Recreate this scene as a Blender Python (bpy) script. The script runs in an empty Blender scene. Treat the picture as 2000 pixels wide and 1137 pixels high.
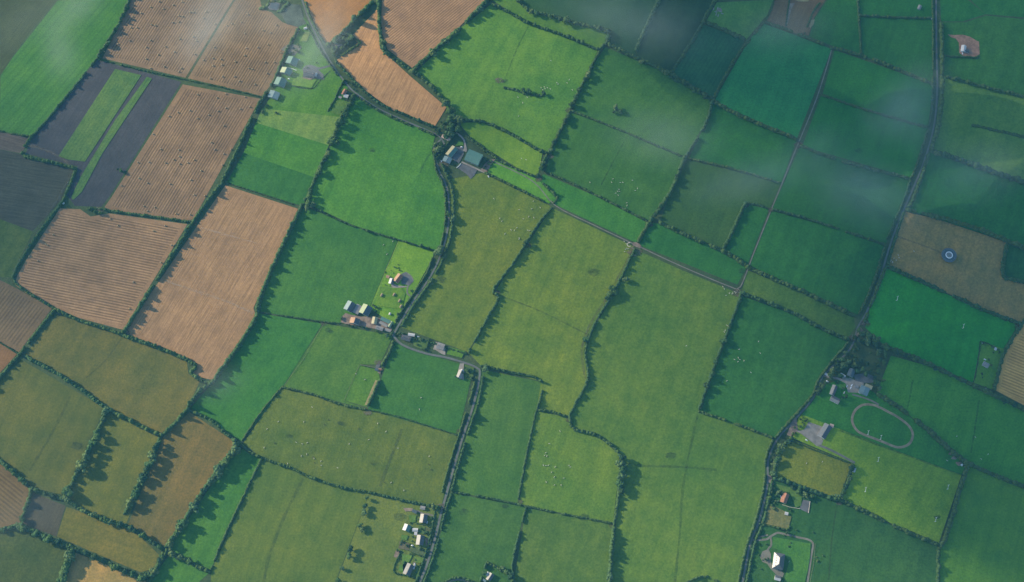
import bpy, math, random
import numpy as np
from mathutils import Vector, Matrix

# ------------------------------------------------------------------ camera, light, exposure
S = bpy.context.scene
COL = S.collection
TILT = math.radians(18.0); FPX = 2400.0; HGT = 2054.0
CAM = Vector((0.0, -math.tan(TILT) * HGT, HGT))
cd = bpy.data.cameras.new("camera"); cam = bpy.data.objects.new("camera", cd); COL.objects.link(cam)
cam.location = CAM; cam.rotation_euler = (TILT, 0, 0)
cd.sensor_width = 36; cd.lens = 36 * FPX / 2000; cd.clip_start = 1; cd.clip_end = 60000
S.camera = cam
SUN_EL = math.radians(20.0)
SUN_H = Vector((-0.914, 0.407, 0)).normalized()          # horizontal direction towards the sun
SUN = Vector((SUN_H.x * math.cos(SUN_EL), SUN_H.y * math.cos(SUN_EL), math.sin(SUN_EL)))
w = bpy.data.worlds.new("World"); S.world = w; w.use_nodes = True
nt = w.node_tree; bg = nt.nodes["Background"]
sky = nt.nodes.new("ShaderNodeTexSky"); sky.sky_type = 'NISHITA'; sky.sun_disc = False
sky.sun_elevation = SUN_EL; sky.sun_rotation = math.atan2(SUN_H.x, SUN_H.y)
sky.air_density = 1.0; sky.dust_density = 0.4; sky.ozone_density = 2.0
nt.links.new(sky.outputs[0], bg.inputs[0]); bg.inputs[1].default_value = 0.12
ld = bpy.data.lights.new("sun", 'SUN'); ld.energy = 5.0; ld.angle = math.radians(0.5); ld.color = (1.0, 0.85, 0.62)
lo = bpy.data.objects.new("sun", ld); COL.objects.link(lo); lo.location = (0, 0, 4000)
lo.rotation_euler = SUN.to_track_quat('Z', 'Y').to_euler()
S.view_settings.view_transform = 'Standard'; S.view_settings.look = 'None'
S.view_settings.exposure = 0.95; S.view_settings.gamma = 1.0
S.cycles.max_bounces = 6; S.cycles.volume_bounces = 1; S.cycles.diffuse_bounces = 2
S.cycles.transparent_max_bounces = 12; S.cycles.volume_step_rate = 2; S.cycles.volume_max_steps = 64
S.cycles.use_denoising = True

rng = random.Random(7)
PI = math.pi

def P(x, y, z=0.0):
    """pixel of the 2000x1137 survey frame -> point on the level z (metres)"""
    dx = (x - 1000.0) / FPX; dy = (568.5 - y) / FPX
    d = Vector((dx, math.sin(TILT) + dy * math.cos(TILT), -math.cos(TILT) + dy * math.sin(TILT)))
    t = (z - CAM.z) / d.z
    return Vector((CAM.x + d.x * t, CAM.y + d.y * t, z))

def push(p):
    x, y = p
    if x <= 0: x -= 220
    if x >= 2000: x += 220
    if y <= 0: y -= 160
    if y >= 1137: y += 160
    return (x, y)

def edge(p): return p[0] <= 0 or p[0] >= 2000 or p[1] <= 0 or p[1] >= 1137

def push_poly(px):
    """carry an outline's vertices that lie on the survey frame's rim outwards, keeping the edges inside it straight"""
    n = len(px); out = []
    for i, p in enumerate(px):
        if not edge(p): out.append(p); continue
        if not edge(px[i - 1]): out.append(p)
        out.append(push(p))
        if not edge(px[(i + 1) % n]): out.append(p)
    return out

def push_line(px):
    out = list(px)
    for i, j in ((0, 1), (-1, -2)):
        (x, y), (u, v) = px[i], px[j]
        if edge((x, y)):
            L = math.hypot(x - u, y - v) or 1; q = (x + (x - u) / L * 190, y + (y - v) / L * 190)
            out = [q] + out if i == 0 else out + [q]
    return out

def T(ox, oy, s, pts):
    return [(ox + a / s, oy + b / s) for a, b in pts]

# ------------------------------------------------------------------ object helpers
def tag(o, label=None, cat=None, group=None, kind=None):
    if label: o["label"] = label
    if cat: o["category"] = cat
    if group: o["group"] = group
    if kind: o["kind"] = kind
    return o

def empty(name, loc, rz=0.0):
    o = bpy.data.objects.new(name, None); COL.objects.link(o)
    o.empty_display_size = 1; o.location = loc; o.rotation_euler = (0, 0, rz); return o

def mesh_obj(name, V, Fs, mat, parent=None, smooth=False):
    me = bpy.data.meshes.new(name)
    me.from_pydata([tuple(v) for v in V], [], Fs); me.update()
    mats = mat if isinstance(mat, list) else [mat]
    for m in mats: me.materials.append(m)
    if smooth: me.polygons.foreach_set("use_smooth", [True] * len(me.polygons))
    o = bpy.data.objects.new(name, me); COL.objects.link(o)
    if parent: o.parent = parent
    return o

def np_mesh(name, V, F, mat, smooth=False):
    """V (n,3), F list of (k,3|4) int arrays -> mesh datablock"""
    me = bpy.data.meshes.new(name)
    idx = []; starts = []; tot = 0
    for f in F:
        k = f.shape[1]; idx.append(f.ravel()); starts.append(tot + np.arange(len(f)) * k); tot += f.size
    idx = np.concatenate(idx).astype(np.int32); starts = np.concatenate(starts).astype(np.int32)
    me.vertices.add(len(V)); me.vertices.foreach_set("co", V.astype(np.float32).ravel())
    me.loops.add(len(idx)); me.loops.foreach_set("vertex_index", idx)
    me.polygons.add(len(starts)); me.polygons.foreach_set("loop_start", starts)
    me.update(calc_edges=True)
    if smooth: me.polygons.foreach_set("use_smooth", np.ones(len(starts), dtype=bool))
    me.materials.append(mat)
    return me

def link(name, me, parent=None):
    o = bpy.data.objects.new(name, me); COL.objects.link(o)
    if parent: o.parent = parent
    return o

class MB:
    def __init__(s): s.V = []; s.F = []
    def add(s, V, F):
        n = len(s.V); s.V += [tuple(v) for v in V]; s.F += [tuple(i + n for i in f) for f in F]
    def box(s, x0, x1, y0, y1, z0, z1):
        s.add([(x0,y0,z0),(x1,y0,z0),(x1,y1,z0),(x0,y1,z0),(x0,y0,z1),(x1,y0,z1),(x1,y1,z1),(x0,y1,z1)],
              [(0,3,2,1),(4,5,6,7),(0,1,5,4),(1,2,6,5),(2,3,7,6),(3,0,4,7)])
    def prism(s, poly, z0, z1):
        n = len(poly)
        s.add([(x, y, z0) for x, y in poly] + [(x, y, z1) for x, y in poly],
              [tuple(range(n - 1, -1, -1)), tuple(range(n, 2 * n))] + [(i, (i + 1) % n, n + (i + 1) % n, n + i) for i in range(n)])
    def tube(s, a, b, r, n=6, r2=None):
        a = Vector(a); b = Vector(b); r2 = r if r2 is None else r2
        q = (b - a).to_track_quat('Z', 'Y'); V = []
        for c, rr in ((a, r), (b, r2)):
            for i in range(n):
                V.append(c + q @ Vector((rr * math.cos(2*PI*i/n), rr * math.sin(2*PI*i/n), 0)))
        s.add(V, [(i, (i+1) % n, n + (i+1) % n, n + i) for i in range(n)] + [tuple(range(n-1,-1,-1)), tuple(range(n, 2*n))])
    def build(s, name, mat, parent=None, smooth=False):
        return mesh_obj(name, s.V, s.F, mat, parent, smooth)

# ------------------------------------------------------------------ materials
def newmat(name):
    m = bpy.data.materials.new(name); m.use_nodes = True; nt = m.node_tree
    b = nt.nodes["Principled BSDF"]; b.inputs["Roughness"].default_value = 0.9
    b.inputs["Specular IOR Level"].default_value = 0.10
    return m, nt, b

def N(nt, t, **kw):
    n = nt.nodes.new(t)
    for k, v in kw.items(): setattr(n, k, v)
    return n

def math_n(nt, op, a, b=None, c=None, clamp=False):
    n = N(nt, "ShaderNodeMath", operation=op); n.use_clamp = clamp
    for i, v in enumerate((a, b, c)):
        if v is None: continue
        if isinstance(v, (int, float)): n.inputs[i].default_value = v
        else: nt.links.new(v, n.inputs[i])
    return n.outputs[0]

def noise(nt, vec, scale, detail=3.0, rough=0.55):
    n = N(nt, "ShaderNodeTexNoise"); n.inputs["Scale"].default_value = scale
    n.inputs["Detail"].default_value = detail; n.inputs["Roughness"].default_value = rough
    nt.links.new(vec, n.inputs["Vector"]); return n.outputs["Fac"]

def mixc(nt, fac, a, b, blend='MIX'):
    n = N(nt, "ShaderNodeMix", data_type='RGBA', blend_type=blend)
    for i, v in ((0, fac), (6, a), (7, b)):
        if isinstance(v, (int, float)): n.inputs[i].default_value = v
        elif isinstance(v, tuple): n.inputs[i].default_value = (*v, 1)
        else: nt.links.new(v, n.inputs[i])
    return n.outputs[2]

def rampf(nt, v, lo, hi, a=0.0, b=1.0):
    n = N(nt, "ShaderNodeMapRange"); nt.links.new(v, n.inputs[0])
    for i, q in enumerate((lo, hi, a, b)): n.inputs[i + 1].default_value = q
    return n.outputs[0]

def wpos(nt):
    g = N(nt, "ShaderNodeNewGeometry"); return g.outputs["Position"]

def along(nt, vec, dirv, spacing, wob=0.25, seed=0.0):
    """phase of lines running along dirv"""
    n = Vector((-dirv.y, dirv.x, 0)).normalized() / spacing
    d = N(nt, "ShaderNodeVectorMath", operation='DOT_PRODUCT'); nt.links.new(vec, d.inputs[0]); d.inputs[1].default_value = n
    nz = noise(nt, vec, 0.012, 2.0)
    ph = math_n(nt, 'MULTIPLY_ADD', nz, wob * 1.6, d.outputs["Value"])
    return math_n(nt, 'SINE', math_n(nt, 'MULTIPLY', ph, 2 * PI)), d.outputs["Value"]

def streak(nt, vec, dirv, sc_long, sc_cross, detail=4.0):
    """noise stretched along dirv"""
    a = math.atan2(dirv.y, dirv.x)
    mp = N(nt, "ShaderNodeMapping", vector_type='TEXTURE'); nt.links.new(vec, mp.inputs[0])
    mp.inputs["Rotation"].default_value = (0, 0, a); mp.inputs["Scale"].default_value = (1 / sc_long, 1 / sc_cross, 1)
    return noise(nt, mp.outputs[0], 1.0, detail, 0.6)

_fm = {}
def field_mat(kind, c1, c2=None, dirv=None, sp=6.0, amp=0.3, swc=None, seed=0):
    key = (kind, c1, c2, tuple(dirv) if dirv else None, sp, amp, swc)
    if key in _fm: return _fm[key]
    m, nt, b = newmat(kind + "_ground"); vec = wpos(nt)
    off = N(nt, "ShaderNodeVectorMath", operation='ADD'); nt.links.new(vec, off.inputs[0])
    off.inputs[1].default_value = (seed * 371.3, seed * 117.7, seed * 13.1); v = off.outputs[0]
    c2 = c2 or tuple(x * f for x, f in zip(c1, (1.35, 1.12, 1.0)))
    big = noise(nt, v, 0.006, 4.0, 0.6); mid = noise(nt, v, 0.035, 5.0, 0.62); fine = noise(nt, v, 0.30, 4.0, 0.7)
    col = mixc(nt, rampf(nt, big, 0.35, 0.65), c1, c2)
    d = dirv or Vector((0.35, 0.93, 0))
    if kind == 'grass':
        st = streak(nt, v, d, 0.004, 0.09)
        col = mixc(nt, rampf(nt, st, 0.38, 0.62, 0, 1), mixc(nt, 1.0, col, (0.90, 0.93, 0.92), 'MULTIPLY'), mixc(nt, 1.0, col, (1.10, 1.07, 1.05), 'MULTIPLY'))
        col = mixc(nt, rampf(nt, mid, 0.3, 0.7), mixc(nt, 1.0, col, (0.76, 0.86, 0.90), 'MULTIPLY'), mixc(nt, 1.0, col, (1.26, 1.14, 1.05), 'MULTIPLY'))
        pat = noise(nt, v, 0.016, 6.0, 0.7)
        col = mixc(nt, rampf(nt, pat, 0.56, 0.70, 0, 0.5), col, mixc(nt, 1.0, col, (0.70, 0.86, 0.9), 'MULTIPLY'))
        col = mixc(nt, rampf(nt, pat, 0.42, 0.30, 0, 0.5), col, mixc(nt, 1.0, col, (1.35, 1.12, 1.1), 'MULTIPLY'))
        col = mixc(nt, rampf(nt, fine, 0.25, 0.75), mixc(nt, 1.0, col, (0.62, 0.70, 0.72), 'MULTIPLY'), mixc(nt, 1.0, col, (1.42, 1.32, 1.28), 'MULTIPLY'))
        if amp > 0.31:
            s, _ = along(nt, v, d, sp, 0.1)
            col = mixc(nt, rampf(nt, s, 0.3, 1.0, 0, amp), col, mixc(nt, 1.0, col, (0.62, 0.7, 0.72), 'MULTIPLY'))
    else:
        s, ph = along(nt, v, d, sp, 0.10)
        st = streak(nt, v, d, 0.02, 0.5)
        sw = swc or tuple(x * 1.45 for x in c1)
        dk = tuple(x * 0.5 for x in c1)
        if kind == 'stubble':
            brk = math_n(nt, 'ADD', s, math_n(nt, 'ADD', rampf(nt, st, 0.3, 0.7, -0.6, 0.6), rampf(nt, noise(nt, v, 0.02, 4.0, 0.7), 0.3, 0.7, -0.7, 0.3)))
            col = mixc(nt, rampf(nt, brk, 0.1, 1.1, 0, amp), col, sw)
            col = mixc(nt, rampf(nt, brk, -0.2, -1.1, 0, amp * 0.8), col, dk)
        else:   # worked soil or loose straw: streaks without regular rows
            col = mixc(nt, rampf(nt, st, 0.45, 0.72, 0, amp), col, sw)
            col = mixc(nt, rampf(nt, st, 0.5, 0.25, 0, amp * 0.7), col, dk)
        col = mixc(nt, rampf(nt, mid, 0.3, 0.7), mixc(nt, 1.0, col, (0.84, 0.84, 0.86), 'MULTIPLY'), mixc(nt, 1.0, col, (1.16, 1.14, 1.1), 'MULTIPLY'))
        col = mixc(nt, rampf(nt, fine, 0.25, 0.75), mixc(nt, 1.0, col, (0.8, 0.8, 0.8), 'MULTIPLY'), mixc(nt, 1.0, col, (1.2, 1.2, 1.18), 'MULTIPLY'))
    nt.links.new(col, b.inputs["Base Color"])
    bp = N(nt, "ShaderNodeBump"); bp.inputs["Strength"].default_value = 0.8; bp.inputs["Distance"].default_value = 0.5
    bn = noise(nt, v, 0.45, 3.0, 0.6); nt.links.new(bn, bp.inputs["Height"]); nt.links.new(bp.outputs[0], b.inputs["Normal"])
    _fm[key] = m; return m

def plain(name, c, var=0.25, sc=0.3, rough=0.9, spec=0.15, lines=None, metal=0.0):
    m, nt, b = newmat(name); tc = N(nt, "ShaderNodeTexCoord"); v = tc.outputs["Object"]
    n1 = noise(nt, v, sc, 4.0, 0.65); n2 = noise(nt, v, sc * 6, 3.0, 0.6)
    lo = tuple(x * (1 - var) for x in c); hi = tuple(min(1, x * (1 + var)) for x in c)
    col = mixc(nt, rampf(nt, n1, 0.3, 0.7), lo, hi)
    col = mixc(nt, rampf(nt, n2, 0.3, 0.7, 0, 0.35), col, mixc(nt, 1.0, col, (0.65, 0.65, 0.65), 'MULTIPLY'))
    if lines:
        s = N(nt, "ShaderNodeSeparateXYZ"); nt.links.new(v, s.inputs[0])
        q = math_n(nt, 'SINE', math_n(nt, 'MULTIPLY', s.outputs[0], 2 * PI / lines))
        col = mixc(nt, rampf(nt, q, 0.3, 1, 0, 0.3), col, mixc(nt, 1.0, col, (0.55, 0.55, 0.55), 'MULTIPLY'))
    nt.links.new(col, b.inputs["Base Color"]); b.inputs["Roughness"].default_value = rough
    b.inputs["Specular IOR Level"].default_value = spec; b.inputs["Metallic"].default_value = metal
    return m

def leaf_mat(name, dark, light):
    m, nt, b = newmat(name); v = wpos(nt)
    n1 = noise(nt, v, 0.22, 3.0, 0.6); n2 = noise(nt, v, 1.3, 2.0, 0.6)
    oi = N(nt, "ShaderNodeObjectInfo")
    f = math_n(nt, 'ADD', math_n(nt, 'MULTIPLY', rampf(nt, n1, 0.3, 0.7), 0.6), math_n(nt, 'MULTIPLY', rampf(nt, n2, 0.3, 0.7), 0.4))
    col = mixc(nt, f, dark, light)
    tint = mixc(nt, oi.outputs["Random"], (0.78, 0.9, 0.95), (1.25, 1.1, 0.9))
    col = mixc(nt, 1.0, col, tint, 'MULTIPLY'); nt.links.new(col, b.inputs["Base Color"])
    b.inputs["Roughness"].default_value = 0.8
    return m

M = {}
M['hedge'] = leaf_mat("hedge_leaves", (0.022, 0.055, 0.020), (0.070, 0.125, 0.042))
M['tree1'] = leaf_mat("tree_leaves", (0.024, 0.062, 0.022), (0.085, 0.155, 0.048))
M['tree2'] = leaf_mat("ash_leaves", (0.04, 0.08, 0.03), (0.13, 0.19, 0.075))
M['tree3'] = leaf_mat("dark_leaves", (0.014, 0.042, 0.022), (0.048, 0.095, 0.040))
M['weeds'] = leaf_mat("weed_leaves", (0.05, 0.08, 0.03), (0.12, 0.13, 0.06))
M['bark'] = plain("bark", (0.09, 0.07, 0.05))
M['asphalt'] = plain("lane_asphalt", (0.135, 0.14, 0.135), 0.2, 0.08)
M['gravel'] = plain("pale_gravel", (0.17, 0.165, 0.13), 0.25, 0.1)
M['concrete'] = plain("yard_concrete", (0.28, 0.25, 0.21), 0.25, 0.12)
M['yard'] = plain("dark_yard", (0.12, 0.125, 0.13), 0.3, 0.1)
M['mud'] = plain("rubble_mud", (0.22, 0.165, 0.125), 0.45, 0.12)
M['darkpath'] = plain("grass_verge", (0.045, 0.095, 0.030), 0.3, 0.1)  # the verge grass's own dark green
M['verge'] = plain("straw_verge", (0.30, 0.25, 0.12), 0.3, 0.1)
M['white'] = plain("white_render", (0.72, 0.70, 0.66), 0.06)
M['cream'] = plain("cream_render", (0.62, 0.55, 0.44), 0.1)
M['pink'] = plain("pinkish_render", (0.55, 0.38, 0.30), 0.12)
M['grey_wall'] = plain("grey_blockwork", (0.30, 0.29, 0.27), 0.2)
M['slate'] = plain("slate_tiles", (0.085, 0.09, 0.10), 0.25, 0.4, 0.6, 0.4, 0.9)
M['paleslate'] = plain("pale_tiles", (0.26, 0.25, 0.23), 0.12, 0.4, 0.5, 0.4, 0.9)  # also the painted sunlit slope of dark slate roofs
M['greyroof'] = plain("grey_fibre_roof", (0.26, 0.25, 0.24), 0.2, 0.3, 0.7, 0.3, 1.2)
M['greenroof'] = plain("green_sheeting", (0.09, 0.20, 0.16), 0.12, 0.3, 0.5, 0.4, 1.5)
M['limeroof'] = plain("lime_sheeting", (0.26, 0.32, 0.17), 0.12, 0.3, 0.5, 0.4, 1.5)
M['tealroof'] = plain("teal_sheeting", (0.15, 0.23, 0.24), 0.15, 0.3, 0.5, 0.4, 1.5)
M['yellowroof'] = plain("straw_sheeting", (0.40, 0.36, 0.20), 0.12, 0.3, 0.5, 0.4, 1.5)
M['redroof'] = plain("terracotta_tiles", (0.30, 0.14, 0.09), 0.3, 0.4, 0.8, 0.2, 0.8)
M['orangeroof'] = plain("orange_tiles", (0.44, 0.27, 0.17), 0.2, 0.4, 0.8, 0.2, 0.8)
M['whiteroof'] = plain("white_sheeting", (0.50, 0.50, 0.49), 0.06, 0.3, 0.5, 0.3, 1.4)
M['glass'] = plain("window_glass", (0.03, 0.035, 0.045), 0.2, 0.5, 0.1, 0.5)
M['door'] = plain("painted_door", (0.12, 0.07, 0.05), 0.2)
M['steel'] = plain("shed_steel", (0.25, 0.30, 0.28), 0.15, 0.3, 0.5, 0.4)
M['brick'] = plain("chimney_brick", (0.34, 0.19, 0.13), 0.2)
M['straw'] = plain("baled_straw", (0.36, 0.29, 0.17), 0.25, 1.2)
M['hide'] = plain("cream_hide", (0.55, 0.52, 0.44), 0.1, 0.8)
M['hidedark'] = plain("dark_hide", (0.06, 0.045, 0.035), 0.3, 0.8)
M['paint'] = plain("white_paint", (0.85, 0.85, 0.83), 0.04)
M['redmud'] = plain("red_brown_earth", (0.30, 0.165, 0.105), 0.35, 0.12)
M['darkyard'] = plain("greenish_hardstanding", (0.075, 0.10, 0.075), 0.4, 0.08)  # darker and greener than the other yards
M['sand'] = plain("track_sand", (0.27, 0.21, 0.13), 0.3, 0.1)
M['sunlit_hip'] = plain("sunlit_glare_slates", (0.52, 0.48, 0.45), 0.06, 0.4, 0.45, 0.4, 0.9)  # sun glare painted into the colour of the slope facing the sun
M['wood'] = plain("weathered_wood", (0.22, 0.19, 0.15), 0.3, 0.8)
M['bluegrey'] = plain("blue_grey_roofing", (0.08, 0.11, 0.13), 0.2, 0.4)
M['carwhite'] = plain("white_car_paint", (0.8, 0.8, 0.8), 0.02, 0.3, 0.25, 0.5)
M['carblue'] = plain("blue_car_paint", (0.05, 0.10, 0.25), 0.05, 0.3, 0.25, 0.5)
M['carsilver'] = plain("silver_car_paint", (0.5, 0.52, 0.54), 0.03, 0.3, 0.25, 0.5)
M['carred'] = plain("red_car_paint", (0.4, 0.04, 0.03), 0.05, 0.3, 0.25, 0.5)
M['rubber'] = plain("tyre_rubber", (0.02, 0.02, 0.02))
# ------------------------------------------------------------------ ground and fields
base_m = field_mat('grass', (0.045, 0.075, 0.03), (0.06, 0.09, 0.035), seed=3)
G = 9000.0
ground = mesh_obj("ground", [(-G, -G, 0), (G, -G, 0), (G, G, 0), (-G, G, 0)], [(0, 1, 2, 3)], base_m)
tag(ground, "green ground of the lowland running under every field", kind="structure")

ZI = [0]
def nz():
    ZI[0] += 1; return 0.05 + ZI[0] * 0.005

def tess(pts, z):
    """flat polygon (Vectors) -> object data, any simple outline"""
    from mathutils.geometry import tessellate_polygon
    V = [Vector((p.x, p.y, z)) for p in pts]
    tri = tessellate_polygon([V]); F = []
    for t in tri:
        a, b, c = (V[i] for i in t)
        F.append(tuple(t) if (b - a).cross(c - a).z > 0 else (t[0], t[2], t[1]))
    return V, F

def sheet(name, px, mat, label=None, pushed=True):
    pts = [P(*p) for p in (push_poly(px) if pushed else px)]
    V, F = tess(pts, nz())
    o = mesh_obj(name, V, F, mat); tag(o, label, kind="structure"); return o

def dirpx(a, b):
    d = P(*b) - P(*a); d.z = 0; return d.normalized()

# colour families (base reflectances)
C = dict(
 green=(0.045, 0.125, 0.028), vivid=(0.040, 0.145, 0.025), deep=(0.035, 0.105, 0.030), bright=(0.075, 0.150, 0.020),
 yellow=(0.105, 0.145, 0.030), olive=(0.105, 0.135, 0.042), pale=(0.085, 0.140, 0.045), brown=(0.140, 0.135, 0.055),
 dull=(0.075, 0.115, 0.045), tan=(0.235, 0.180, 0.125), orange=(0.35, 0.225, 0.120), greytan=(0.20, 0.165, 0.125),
 soil=(0.070, 0.072, 0.076), ash=(0.13, 0.135, 0.125), tawny=(0.165, 0.150, 0.060), heath=(0.125, 0.11, 0.070), pur=(0.15, 0.135, 0.125))
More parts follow.
